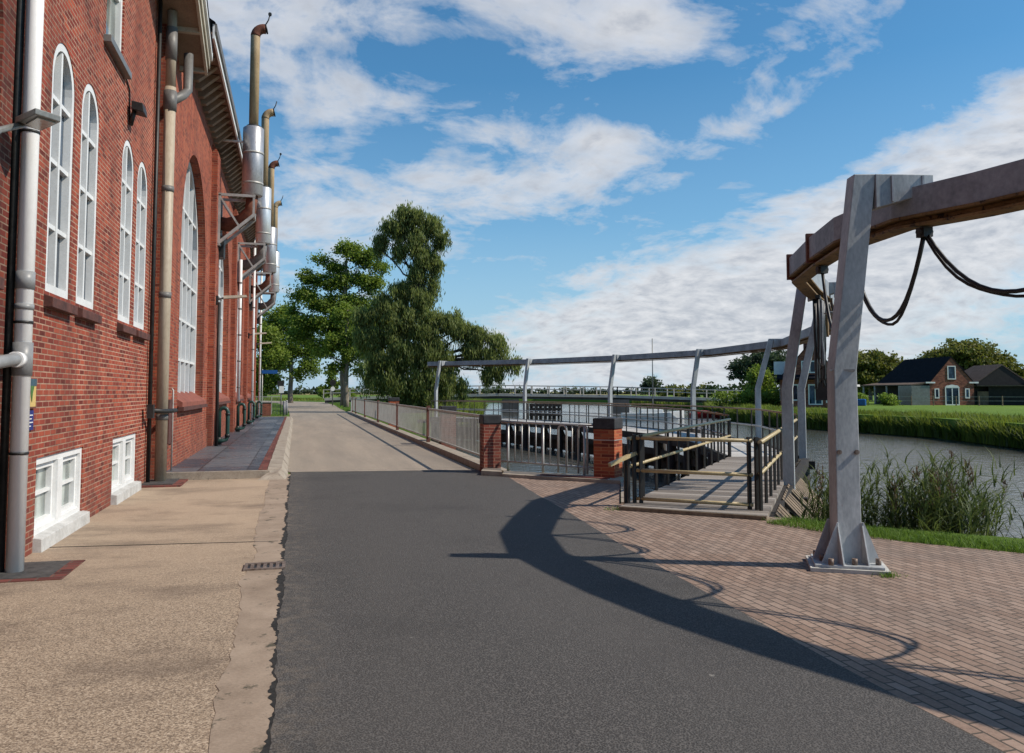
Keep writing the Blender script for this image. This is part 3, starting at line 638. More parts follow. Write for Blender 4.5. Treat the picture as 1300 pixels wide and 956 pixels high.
# gable: boxed cornice / bargeboards
def rake(y_end, z_end, y_top, z_top, x0, x1, th, mat, name, parent=BLD, bev=0):
    return MB().hexa([(x0, y_end, z_end), (x1, y_end, z_end), (x1, y_top, z_top), (x0, y_top, z_top), (x0, y_end, z_end + th), (x1, y_end, z_end + th), (x1, y_top, z_top + th), (x0, y_top, z_top + th)]).build(name, mat, parent)
for sgn in (1, -1):
    ye = 12.1 + sgn * 4.75; sl = .40
    def Z(y): return 7.92 + (4.75 - abs(y - 12.1)) * sl
    rake(ye, 7.92, 12.1, Z(12.1), -2.6, -1.84, .05, M['soffit'], 'soffit')
    rake(ye + sgn * .02, 7.84, 12.1, Z(12.1) - .08, -1.84, -1.79, .42, M['cream'], 'bargeboard')
    rake(ye + sgn * .05, 7.98, 12.1, Z(12.1) + .06, -1.79, -1.755, .24, M['cream'], 'moulding')
    rake(ye + sgn * .08, 8.16, 12.1, Z(12.1) + .26, -1.755, -1.71, .16, M['white'], 'moulding')
    for k in range(5):
        yy = 12.1 + sgn * (4.72 - k * .95)
        MB().hexa([(-2.62, yy - .05, Z(yy) - .07), (-1.84, yy - .05, Z(yy) - .07), (-1.84, yy + .05, Z(yy) - .07), (-2.62, yy + .05, Z(yy) - .07), (-2.62, yy - .05, Z(yy) + .06), (-1.84, yy - .05, Z(yy) + .06), (-1.84, yy + .05, Z(yy) + .06), (-2.62, yy + .05, Z(yy) + .06)]).build('soffit_batten', M['cream'], BLD)
    MB().box(-2.62, -1.79, ye - .03, ye + .03, 7.86, 8.34).build('end_board', M['soffit'], BLD)
    MB().hexa([(-8, ye, 8.3), (-1.7, ye, 8.3), (-1.7, 12.1, Z(12.1) + .4), (-8, 12.1, Z(12.1) + .4), (-8, ye, 8.38), (-1.7, ye, 8.38), (-1.7, 12.1, Z(12.1) + .48), (-8, 12.1, Z(12.1) + .48)]).build('gable_roof', M['rooftile'], BLD)
# hall
bays = [19.88 + 7.6 * k for k in range(4)]
hh = [arch_loop(c - 2.27, c + 2.27, 1.40, 6.97, 24) for c in bays]
wall_x('hall_wall', XH, [(15.78, 0), (48.6, 0), (48.6, 8.95), (15.78, 8.95)], hh, M['brick_hall'], .30)
MB().quad((XH, 48.6, 0), (-16, 48.6, 0), (-16, 48.6, 8.95), (XH, 48.6, 8.95)).build('end_wall', M['brick_hall'], BLD)
MB().quad((XN - .05, 15.79, -.1), (XH, 15.79, -.1), (XH, 15.79, 8.9), (XN - .05, 15.79, 8.9)).build('return_wall', M['brick_hall'], BLD)
MB().box(-16, -3.2, 15.8, 48.5, -.1, 8.9).build('inner_core', M['dark'], BLD)
for k in range(5):
    y = 16.15 + 7.6 * k; 
    if k == 0: continue
    y = 23.68 + 7.6 * (k - 1)
    MB().box(XH - .05, XH + .15, y - .48, y + .48, 0, 8.1).build('pilaster', M['brick_hall'], BLD)
    MB().hexa([(XH - .05, y - .48, 8.1), (XH + .15, y - .48, 8.1), (XH + .15, y + .48, 8.1), (XH - .05, y + .48, 8.1), (XH - .05, y - .48, 8.3), (XH + .02, y - .48, 8.3), (XH + .02, y + .48, 8.3), (XH - .05, y + .48, 8.3)]).build('pilaster_cap', M['brick_hall'], BLD)
MB().box(XH - .05, XH + .03, 15.9, 48.6, .0, .62).build('plinth', M['brick_hall'], BLD)
for c in bays:
    ya, yb = c - 2.27, c + 2.27
    w_ = arched_window(ya, yb, 1.40, 6.97, XH, .30, .13, [c - 1.14, c - .38, c + .38, c + 1.14], [2.3, 3.2, 4.1, 4.75, 5.7], .07, None, proud=.05, mdepth=.07)
    MB().hexa([(XH - .25, ya + .01, 1.36), (XH + .10, ya + .01, 1.28), (XH + .10, yb - .01, 1.28), (XH - .25, yb - .01, 1.36), (XH - .25, ya + .01, 1.60), (XH + .10, ya + .01, 1.38), (XH + .10, yb - .01, 1.38), (XH - .25, yb - .01, 1.60)]).build('sill', M['sill_red'], BLD)
    MB().box(XH + .02, XH + .13, ya - .03, yb + .03, 1.21, 1.29).build('sill_drip', M['sill'], BLD)
# eaves of the hall
MB().box(XH - .2, -1.74, 17.1, 48.9, 8.78, 8.83).build('eave_soffit', M['eave_wood'], BLD)
y = 17.2
while y < 48.8:
    MB().hexa([(XH - .02, y, 8.42), (XH + .12, y, 8.42), (XH + .12, y + .16, 8.42), (XH - .02, y + .16, 8.42), (XH - .02, y, 8.78), (-1.80, y, 8.76), (-1.80, y + .16, 8.76), (XH - .02, y + .16, 8.78)]).build('rafter_tail', M['soffit'], BLD); y += .52
MB().box(-1.74, -1.70, 17.1, 48.9, 8.70, 9.0).build('gutter_board', M['white'], BLD)
MB().box(-1.70, -1.66, 17.1, 48.9, 8.84, 9.01).build('gutter', M['zinc_dark'], BLD)
MB().quad((-1.68, 17.0, 9.0), (-1.68, 49.0, 9.0), (-9, 49.0, 13.6), (-9, 17.0, 13.6)).build('hall_roof', M['rooftile'], BLD)
# small dark door recesses by the beige pipe
MB().box(XH - .02, XH + .03, 16.35, 16.75, .6, 1.45).build('hatch', M['sill'], BLD)

# ------------------------------------------------------------------ pipes on the facade
def ringz(b, x, y, z, r, h=.05): b.tube([(x, y, z - h / 2), (x, y, z + h / 2)], r, 16)
wp = thing('downpipe', 'thick pale plastic downpipe with grey collars, nearest on the brick wall', 'downpipe', (-2.38, 8.22, 0))
MB().tube([(-2.38, 8.22, .016), (-2.38, 8.22, 9.2)], .072, 20).build('pipe', M['pvc'], wp)
for z_, r_, h_ in ((2.60, .080, .16), (2.36, .080, .05), (1.89, .084, .30)):
    b = MB(); ringz(b, -2.38, 8.22, z_, r_, h_); b.build('collar', M['pvc_grey'], wp)
b = MB(); b.tube([(-2.38, 8.2, 1.88), (-2.38, 8.02, 1.88), (-2.38, 7.2, 1.80)], .055, 14); b.build('branch', M['pvc_grey'], wp)
MB().tube([(-2.38, 8.13, 1.88), (-2.38, 8.02, 1.88)], .07, 14).build('branch_collar', M['pvc'], wp)
for z in (1.05, 3.96, 2.22): MB().tube([(-2.38, 8.22, z - .012), (-2.38, 8.22, z + .012)], .079, 16).build('clamp', M['iron'], wp)
solo(MB().tube([(-2.50, 8.22, -.02), (-2.50, 8.22, 9.2)], .04, 10), 'cast_iron_pipe', M['iron'], 'thin black iron pipe hidden in the recess behind the pale downpipe', 'pipe')

bp = thing('downpipe', 'beige weathered downpipe with a grey branch at the corner of the gabled block', 'downpipe', (-2.3, 15.55, 0))
px_, py_ = -2.27, 15.5
MB().tube([(px_, py_, .04), (px_, py_, 7.05)], .098, 18).build('pipe', M['zinc'], bp)
b = MB(); b.tube([(px_, py_, 7.05), (px_, py_, 8.45)], .085, 16); b.build('upper_pipe', M['zinc'], bp)
b = MB(); b.tube([(px_, py_, 6.62), (px_, py_, 6.98)], .115, 18); b.tube([(px_, py_, 7.55), (px_, py_, 8.15)], .10, 18)
b.tube([(px_, py_ + .03, 6.8), (-2.12, 15.95, 7.08), (-2.06, 16.15, 7.25), (-2.06, 16.15, 7.95)], .085, 14); b.build('branch', M['zinc_dark'], bp)
for z in (1.15, 3.3, 5.2): MB().tube([(px_, py_, z - .05), (px_, py_, z + .05)], .107, 16).build('clamp', M['zinc_dark'], bp)
solo(MB().tube([(-2.44, 15.3, 0), (-2.44, 15.3, 8.6)], .035, 8), 'cable_conduit', M['iron'], 'thin dark conduit running up beside the beige downpipe', 'conduit')
b = MB().tube([(-2.40, 15.0, 1.28), (-2.20, 15.25, 1.26), (-2.12, 15.5, 1.26), (-2.10, 15.9, 1.26)], .04, 8); b.box(-2.42, -2.32, 14.9, 15.05, 1.15, 1.38)
solo(b, 'pipe_clamp', M['iron'], 'heavy black iron clamp round the foot of the beige downpipe', 'clamp')
solo(MB().tube([(-2.19, 16.2, .15), (-2.19, 16.2, 1.62), (-2.22, 16.2, 1.66)], .016, 8), 'earthing_rod', M['galv'], 'thin pale blue-grey rod on the wall just right of the beige downpipe', 'rod')

b = MB().tube([(-2.04, 23.25, .15), (-2.04, 23.25, 4.0)], .045, 10)
solo(b, 'standpipe', M['iron'], 'slim black pipe climbing the first pilaster beside the green bent pipe', 'pipe')
for k, (y, x, z0, z1) in enumerate([(31.2, -2.02, 1.25, 6.4), (38.8, -1.92, .15, 8.6), (48.35, -2.0, .15, 8.6)]):
    lb = ['white downpipe ending above the second green bent pipe', 'white downpipe reaching the footpath in the middle of the hall', 'white downpipe at the far end corner of the hall'][k]
    t = thing('downpipe', lb, 'downpipe', (x, y, z0), 'white downpipes of the hall')
    MB().tube([(x, y, z0), (x, y, z1)], .055, 12).build('pipe', M['white'], t)
    z = z0 + .5
    while z < z1: MB().tube([(x, y, z - .025), (x, y, z + .025)], .066, 10).build('clamp', M['zinc_dark'], t); z += .95
def ubend(y, label, h=1.0):
    t = thing('bent_pipe', label, 'bent pipe', (-1.98, y, .15), 'dark green bent pipes by the pilasters')
    pts = [(-2.0, y - .12, .15 + .10), (-2.0, y - .12, .15 + .2)]
    b = MB()
    b.tube([(-2.02, y, .35), (-2.02, y, .15 + h - .1), (-1.98, y, .15 + h - .02), (-1.90, y, .15 + h), (-1.83, y, .15 + h - .03), (-1.80, y, .15 + h - .11), (-1.80, y, .36), (-1.83, y, .29), (-1.92, y - .03, .26), (-2.10, y - .1, .25)], .055, 12)
    b.build('pipe', M['green_pipe'], t)
    
    for x_, a_, c_, r_ in ((-1.80, .36, .44, .07), (-2.02, .16, .36, .075), (-1.80, .15 + h - .2, .15 + h - .14, .066)): MB().tube([(x_, y, a_), (x_, y, c_)], r_, 12).build('flange', M['iron'], t)
for y, lb, h in ((23.75, 'nearest dark green bent pipe standing by the first pilaster', 1.0), (31.25, 'second dark green bent pipe under the short white downpipe', 1.0), (38.2, 'third dark green bent pipe by the long white downpipe', 1.0), (46.2, 'farthest small dark bent pipe on the footpath', .9)): ubend(y, lb, h)

# signs by the white pipe
t = thing('wall_sign', 'yellow and green picture sign above a small blue sign by the pale downpipe', 'sign', (-2.49, 8.87, 1.58))
MB().box(-2.498, -2.480, 8.72, 9.02, 1.435, 1.725).build('board', M['signyellow'], t)
MB().box(-2.4795, -2.4755, 8.72, 9.02, 1.655, 1.725).build('header', M['signteal'], t)
MB().box(-2.4795, -2.4755, 8.72, 9.02, 1.435, 1.452).build('footer', M['fence_post'], t)
MB().add([(-2.476, 8.80, 1.655), (-2.476, 8.95, 1.655), (-2.476, 8.91, 1.58), (-2.476, 8.89, 1.49), (-2.476, 8.86, 1.54), (-2.476, 8.84, 1.60)], [(0, 5, 4, 3, 2, 1)]).build('plant_print', M['signgreen'], t)
t = thing('wall_sign', 'small dark blue sign with white lines under the yellow sign', 'sign', (-2.49, 8.84, 1.33))
MB().box(-2.498, -2.480, 8.74, 8.97, 1.225, 1.415).build('board', M['signblue'], t, .002)
b = MB()
for z, y0, y1 in ((1.365, 8.77, 8.93), (1.33, 8.77, 8.90), (1.295, 8.77, 8.94), (1.26, 8.77, 8.88)): b.box(-2.4795, -2.476, y0, y1, z, z + .011)
b.build('white_lines', M['white'], t)

# lamps
t = thing('wall_lamp', 'flat grey street lamp head on an arm in front of the pale downpipe', 'lamp', (-2.5, 7.5, 3.7))
MB().tube([(-2.48, 7.35, 3.55), (-2.44, 7.6, 3.78), (-2.36, 7.9, 3.93)], .028, 10).build('arm', M['corr'], t)
Hq = [(-2.40, 7.86), (-2.16, 7.56), (-2.01, 7.74), (-2.25, 8.06)]
MB().hexa([(x, y, 3.93) for x, y in Hq] + [(x, y, 3.985) for x, y in Hq]).build('head', M['corr'], t, .008)
MB().hexa([(-2.33 + .02, 7.85, 3.918), (-2.16, 7.63, 3.918), (-2.05, 7.75, 3.918), (-2.24, 7.99, 3.918), (-2.31, 7.85, 3.9295), (-2.16, 7.63, 3.9295), (-2.05, 7.75, 3.9295), (-2.24, 7.99, 3.9295)]).build('lens', M['lampglass'], t)
MB().box(-2.5, -2.44, 7.26, 7.44, 3.4, 3.62).build('mount', M['iron'], t)
t = thing('floodlight', 'small black floodlight hanging on a cable below the upper window', 'floodlight', (-2.49, 13.1, 5.7))
b = MB(); b.tube([(-2.46, 13.1, 5.58), (-2.40, 13.1, 5.86)], .035, 10); b.build('bracket', M['iron'], t)
b = MB(); b.hexa([(-2.44, 13.0, 5.80), (-2.26, 13.0, 5.76), (-2.26, 13.28, 5.76), (-2.44, 13.28, 5.80), (-2.44, 13.0, 5.93), (-2.28, 13.0, 5.90), (-2.28, 13.28, 5.90), (-2.44, 13.28, 5.93)]); b.build('head', M['iron'], t, .01)
MB().tube([(-2.485, 12.78, 6.2), (-2.485, 13.08, 6.12), (-2.485, 13.12, 6.0), (-2.48, 13.12, 5.6)], .012, 6).build('cable', M['iron'], t)
for y, z, lb in ((23.5, 4.15, 'grey wall lamp on a long arm at the first pilaster'), (38.9, 4.2, 'grey wall lamp on a long arm at the third pilaster'), (46.6, 4.2, 'farthest grey wall lamp near the end of the hall')):
    t = thing('wall_lamp', lb, 'lamp', (-2.1, y, z), 'lamps on arms along the hall')
    MB().tube([(-2.15, y, z - .05), (-1.9, y, z)], .03, 8).build('arm', M['corr'], t)
    MB().hexa([(-1.95, y - .09, z - .03), (-1.33, y - .10, z + .03), (-1.33, y + .10, z + .03), (-1.95, y + .09, z - .03), (-1.95, y - .07, z + .05), (-1.36, y - .08, z + .09), (-1.36, y + .08, z + .09), (-1.95, y + .07, z + .05)]).build('head', M['cream'], t)
    MB().box(-2.15, -2.09, y - .06, y + .06, z - .2, z + .05).build('mount', M['iron'], t)

# ------------------------------------------------------------------ exhaust stacks
def exhaust(y, r, zt, ztop, pr_, matS, label, tipmat, lever=True):
    X = -1.28; t = thing('exhaust_stack', label, 'exhaust stack', (X, y, 5.5), 'exhaust stacks bracketed to the hall'); zb = 7.08
    b = MB(); b.tube([(X, y, zb), (X, y, zb + .04), (X, y, zt - .03), (X, y, zt)], [r * .86, r, r, r * .88], 24); b.build('silencer', matS, t)
    for z in (zb + .62 * (zt - zb), zb + .18 * (zt - zb)): MB().tube([(X, y, z - .03), (X, y, z + .03)], r * 1.035, 24).build('band', M['galv'], t)
    R_ = pr_ * 1.9
    pts = [(X, y, zt - .05), (X, y, ztop - R_ * 1.2)]
    for k in range(1, 7):
        a_ = math.pi / 2 * k / 6 * .92; pts.append((X + R_ * (1 - math.cos(a_)) * 1.0, y, ztop - R_ * 1.2 + R_ * math.sin(a_)))
    MB().tube(pts[:3], pr_, 16).build('pipe', M['exhaust_pipe'], t)
    e = MB().tube(pts[1:] + [(pts[-1][0] + .07, y, pts[-1][2] - .0)], pr_ * 1.04, 16).build('elbow', tipmat, t)
    MB().tube([(X, y, zt - .01), (X, y, zt + .05)], pr_ * 1.5, 16).build('collar', M['iron'], t)
    q = pts[-1]
    f = MB(); f.tube([(q[0] + .06, y, q[2]), (q[0] + .10, y, q[2] + .01)], pr_ * 1.08, 14)
    f.tube([(q[0] + .05, y, q[2] + pr_ * .9), (q[0] + .13, y, q[2] + pr_ + .14), (q[0] + .17, y, q[2] + pr_ + .30)], .018, 8)
    if lever: f.tube([(q[0] + .17, y - .03, q[2] + pr_ + .32), (q[0] + .17, y + .03, q[2] + pr_ + .32)], .05, 10)
    f.build('rain_flap', M['iron'], t)
    # dark duct from the wall to the silencer foot
    MB().tube([(-2.25, y + .35, 6.35), (-1.95, y + .3, 6.3), (-1.55, y + .12, 6.42), (-1.32, y, 6.68), (X, y, 7.1)], [.20, .20, .17, .16, .16], 16).build('duct', M['exhaust_rust'] if lever else M['zinc_dark'], t)
    MB().tube([(-2.2, y + .35, 6.35), (-2.12, y + .35, 6.35)], .30, 18).build('duct_flange', M['iron'], t)
    MB().box(-2.25, -2.02, y + .1, y + .62, 5.35, 5.95).build('muffler_box', M['iron'], t)
    # bracket: two triangular frames
    for s in (-.32, .32):
        b = MB(); yy = y + s
        b.bar((-2.16, yy, 7.02), (X + .10, yy, 7.02), .06, .07)
        b.bar((X + .06, yy, 6.98), (X + .06, yy, 6.50), .055, .055, (1, 0, 0))
        b.bar((-2.14, yy, 5.66), (X + .08, yy, 6.50), .07, .08)
        b.bar((-2.12, yy, 6.98), (-1.60, yy, 6.16), .05, .05)
        b.bar((-2.12, yy, 7.02), (-2.12, yy, 5.60), .06, .06, (1, 0, 0))
        b.build('bracket', M['galv'], t)
    b = MB()
    for x_, z_ in ((X + .06, 7.02), (X + .06, 6.5), (-2.12, 5.66)): b.bar((x_, y - .32, z_), (x_, y + .32, z_), .05, .05)
    b.build('cross_bar', M['galv'], t)
    b = MB().bar((-2.16, y, zt - .42), (X - .1, y, zt - .42), .06, .05); b.build('stay', M['white'], t)
exhaust(23.9, .285, 9.05, 12.0, .13, M['silencer'], 'nearest and thickest exhaust stack with a rusty bent tip', M['exhaust_rust'])
exhaust(31.6, .27, 9.2, 12.15, .14, M['silencer_new'], 'second exhaust stack with bright silencer and all tan pipe', M['exhaust_pipe'], False)
exhaust(39.3, .30, 9.2, 12.3, .14, M['silencer'], 'third exhaust stack with dull silencer and rusty bent tip', M['exhaust_rust'])
exhaust(47.0, .28, 9.35, 12.15, .14, M['silencer_new'], 'farthest exhaust stack with tan pipe above the last bracket', M['exhaust_pipe'], False)

# ================================================================== FENCE ALONG THE ROAD
FX = lambda y: 3.74 + (y - 16) * .0035
FY = [16.15, 24.0, 31.8, 39.8, 48.0, 56.0, 59.6]
ft = thing('road_fence', 'long low railing of pale upright bars with brown posts beside the road', 'fence', (FX(37), 37, .12))
for i in range(len(FY)):
    if i: MB().box(FX(FY[i]) - .05, FX(FY[i]) + .05, FY[i] - .05, FY[i] + .05, .1, 1.18).build('post', M['fence_post'], ft)
for i in range(len(FY) - 1):
    y0, y1 = FY[i] + (.05 if i else .0), FY[i + 1] - .05; b = MB()
    b.bar((FX(y0), y0, 1.09), (FX(y1), y1, 1.09), .05, .05); b.bar((FX(y0), y0, .27), (FX(y1), y1, .27), .04, .04)
    n = int((y1 - y0) / .15)
    for k in range(1, n):
        y = y0 + (y1 - y0) * k / n; b.box(FX(y) - .007, FX(y) + .007, y - .009, y + .009, .28, 1.07)
    b.build('panel', M['fence_bar'], ft)
def pillar(x, y, hw, ang, z1, capz, mat, label, name='brick_pillar', stripe=False):
    t = thing(name, label, 'brick pillar', (x, y, 0), 'brick pillars of the basin railings'); u = (math.cos(ang), math.sin(ang))
    MB().obox((x, y), u, hw, hw, -.3, z1).build('shaft', mat, t, .004)
    if stripe: MB().obox((x, y), u, hw + .006, hw + .006, z1 - .20, z1 - .185).build('band', M['galv'], t)
    b = MB().obox((x, y), u, hw + .015, hw + .015, z1, capz); b.build('cap', M['cap'], t, .02)
pillar(3.74, 15.92, .175, 0, .96, 1.14, M['brick_pillar'], 'red brick pillar with black cap where the road fence begins')
pillar(5.50, 14.05, .20, -.75, .92, 1.12, M['brick_orange'], 'orange red brick pillar with pale band, nearest the wooden deck', stripe=True)
pillar(4.45, 24.6, .22, 0, .92, 1.16, M['brick_pillar'], 'dark brick pillar with black cap rising behind the road fence')
pillar(4.7, 41, .24, 0, 1.12, 1.30, M['brick_orange'], 'distant orange brick pillar showing above the road fence')

# steel railing between the two pillars
A = Vector((3.92, 15.72)); B_ = Vector((5.34, 14.22)); 
t = thing('steel_railing', 'galvanised steel railing with hoops between the two brick pillars', 'railing', ((A.x + B_.x) / 2, (A.y + B_.y) / 2, .06))
def AB(s, z): p = A.lerp(B_, s); return (p.x, p.y, z)
MB().tube([AB(0, 1.0), AB(1, .98)], .022, 10).build('top_rail', M['rail_steel'], t); MB().tube([AB(0, .24), AB(1, .20)], .018, 10).build('bottom_rail', M['rail_steel'], t)
for k in range(1, 13):
    s = k / 13.2
    if k in (8, 9, 11, 12): continue
    MB().tube([AB(s, .22), AB(s, 1.0)], .0135, 8).build('bar', M['rail_steel'], t)
for s in (.075, .455, .88): MB().tube([AB(s, .05), AB(s, .30), AB(s, .97)], [.028, .024, .022], 10).build('post', M['rail_steel'], t)
for s0, s1 in ((.615, .70), (.82, .91)):
    pts = [AB(s0, .08), AB(s0, .88)] + [AB(s0 + (s1 - s0) * (1 - math.cos(math.pi * k / 6)) / 2, .88 + .09 * math.sin(math.pi * k / 6)) for k in range(1, 6)] + [AB(s1, .88), AB(s1, .08)]
    MB().tube(pts, .02, 8).build('hoop', M['rail_steel'], t)

# ================================================================== DECK AND WALKWAY
DZ = .05
DL0, DL1, DR0, DR1 = (4.25, 10.45), (10.0, 17.7), (5.68, 9.15), (11.55, 17.3)
nearE = [(10.0, 17.7), (11.6, 22.5), (12.45, 27), (12.35, 32.5), (11.65, 38.5), (10.3, 44.5), (7.9, 49.2)]
farE = [(11.55, 17.3), (13.7, 22.4), (14.5, 27), (14.4, 33), (13.5, 39.5), (11.8, 45.5), (9.0, 50.4)]
dk = thing('timber_deck', 'weathered plank deck starting at the paving and running over the water', 'deck', (7, 13, 0))
MB().prism([DL0, DR0, DR1, DL1], DZ - .06, DZ).build('planks', M['deck'], dk)
MB().bar((*DL0, DZ - .05), (*DR0, DZ - .05), .06, .10).build('front_board', M['timber'], dk)
b = MB(); b.bar((4.55, 10.9, DZ - .16), (10.05, 17.8, DZ - .16), .12, .2); b.bar((5.75, 9.25, DZ - .16), (11.95, 17.5, DZ - .16), .14, .2); b.bar((5.15, 10.1, DZ - .16), (11, 17.6, DZ - .16), .12, .2); b.build('joist', M['timber_dark'], dk)
for i in range(7):
    s = (i + .7) / 7.2
    for P, Q in ((DL0, DL1), (DR0, DR1)):
        x, y = P[0] + (Q[0] - P[0]) * s, P[1] + (Q[1] - P[1]) * s
        if (P is DR0 and s < .1) : continue
        MB().tube([(x, y, -3), (x, y, DZ - .08)], .12, 8).build('pile', M['timber_dark'], dk)
wk = thing('walkway', 'long curved pale walkway on dark timber piles across the basin mouth', 'walkway', (12, 33, 0))
b = MB()
for (p, q, r, s) in zip(nearE, nearE[1:], farE[1:], farE): b.prism([p, s, r, q], DZ - .05, DZ)
b.build('planks', M['walk'], wk)
b = MB(); b.sweep([(x - .03, y, DZ - .10) for x, y in nearE], .10, .24); b.sweep([(x + .03, y, DZ - .10) for x, y in farE], .10, .24); b.build('edge_beam', M['timber_dark'], wk)
def along(path, step):
    out = []; acc = 0
    for (a, c) in zip(path, path[1:]):
        d = math.dist(a, c); s = (-acc) % step if out else 0
        if not out: s = 0
        while s < d: out.append((a[0] + (c[0] - a[0]) * s / d, a[1] + (c[1] - a[1]) * s / d)); s += step
        acc = (d - (s - step)) ; acc = acc % step
    return out
for (x, y) in along(nearE, 1.9):
    MB().tube([(x - .05, y, -3), (x - .05, y, 0)], .14, 8).build('pile', M['timber_dark'], wk)
    MB().bar((x - .02, y, -.1), (x + .7, y + .5, -1.4), .12, .12).build('brace', M['timber_dark'], wk)
for (x, y) in along(farE, 2.8): MB().tube([(x, y, -3), (x, y, 0)], .14, 8).build('pile', M['timber_dark'], wk)
b = MB(); b.sweep([(x + .05, y, -.55) for x, y in nearE], .08, .22); b.sweep([(x + .35, y, -.9) for x, y in nearE], .05, .5); b.build('waling', M['timber_dark'], wk)

def railing(path, zs, label, step, topmat=M['ochre'], midmat=M['ochre'], name='deck_railing', postw=.035, h=.98, zb=DZ, r=.028, dbl=False):
    c = path[len(path) // 2]; t = thing(name, label, 'railing', (c[0], c[1], zb), 'black posted railings of the deck and walkway')
    MB().tube([(x, y, zb + h) for x, y in path], r, 10).build('handrail', topmat, t)
    for z in zs: MB().tube([(x, y, zb + z) for x, y in path], r * .9, 8).build('mid_rail', midmat, t)
    pts = along(path, step) + [path[-1]]
    for k, (x, y) in enumerate(pts[:95]): MB().box(x - postw / 2, x + postw / 2, y - postw / 2, y + postw / 2, zb - .12, zb + h - .01).build('post', M['iron'], t)
    return t
railing([(4.50, 10.72), (10.02, 17.66)], [.50], 'deck railing along the basin side with ochre rails', .80, r=.028, postw=.032, h=.89)
railing([(5.88, 9.60), (11.48, 17.15)], [.48], 'deck railing along the open water side with ochre rails', .80, r=.032, postw=.034, h=.88)
railing(nearE, [.5], 'long railing on the basin edge of the curved walkway', .95, topmat=M['ochre_dark'], midmat=M['rail_steel'], r=.026, h=.98)
railing([(11.5, 17.2)] + farE[1:], [.5], 'long railing on the canal edge of the curved walkway', 1.25, topmat=M['ochre_dark'], midmat=M['rail_steel'], r=.026, h=1.0)
# gate across the deck entrance
t = thing('deck_gate', 'ochre barred gate closing the near end of the wooden deck', 'gate', (5.2, 10.1, DZ))
G0 = Vector((4.62, 10.72)); G1 = Vector((5.84, 9.72))
def GG(s, z): p = G0.lerp(G1, s); return (p.x, p.y, z + DZ)
for z in (.90, .45, .06): MB().tube([GG(0, z), GG(1, z)], .026, 10).build('gate_rail', M['ochre'], t)
for s in (-.10, -.02, .04, .97, 1.03):
    p = GG(s, 0); MB().box(p[0] - .022, p[0] + .022, p[1] - .022, p[1] + .022, DZ - .02, DZ + (.95 if s not in (-.1,) else .8)).build('gate_post', M['iron'], t)
b = MB().bar((4.15, 10.55, .6), (4.62, 10.75, .74), .05, .05); b.build('arm', M['ochre'], t)
# sloping timber fender beside the deck
fd = thing('timber_fender', 'sloping wall of weathered planks leaning beside the deck into the water', 'fender', (8, 12.5, -.5))
u = (Vector(DR1) - Vector(DR0)).normalized(); nrm_ = Vector((u.y, -u.x))
for i in range(23):
    p = Vector(DR0) + u * (.62 + i * .27) + nrm_ * .06; q = p + nrm_ * 1.45
    if i in (4, 5, 11): continue
    MB().bar((p.x, p.y, .0), (q.x, q.y, -1.55), .19, .05).build('plank', M['timber'], fd)
for k in (.25, .75):
    p = Vector(DR0) + u * .6 + nrm_ * (1.45 * k); q = Vector(DR0) + u * 7.2 + nrm_ * (1.45 * k); MB().bar((p.x, p.y, -1.55 * k - .10), (q.x, q.y, -1.55 * k - .10), .12, .12).build('waling', M['timber_dark'], fd)

# ================================================================== OVERHEAD RAIL AND ITS POSTS
P8 = [ # base, base z, top, top z, lean dir
 ((4.88, 6.56), .0, (5.06, 6.45), 3.60, (.966, -.26)),
 ((8.28, 12.62), -.22, (8.62, 12.60), 3.50, (.80, -.60)),
 ((12.63, 18.62), -.18, (12.95, 18.35), 3.50, (.80, -.60)),
 ((16.12, 26.4), -.1, (16.54, 26.14), 3.50, (.92, -.38)),
 ((17.2, 33.5), -.1, (17.4, 33.3), 3.50, (1, 0)),
 ((15.6, 39.5), -.1, (15.82, 39.4), 3.50, (.92, .36)),
 ((12.7, 45.4), -.1, (12.90, 45.40), 3.50, (.80, .6)),
 ((8.4, 50.5), -.1, (8.60, 50.25), 3.50, (.76, .65))]
PL = ['nearest tall steel post bolted to the paving, beam passing beside its head', 'steel post rising behind the end of the deck rail, second nearest', 'steel post at the far corner of the deck, third nearest',
      'steel post where the far curve of the rail begins', 'fifth steel post counted from the paving, over the red boat', 'sixth steel post counted from the paving', 'seventh steel post counted from the paving, next to last', 'last steel post, in front of the willow']
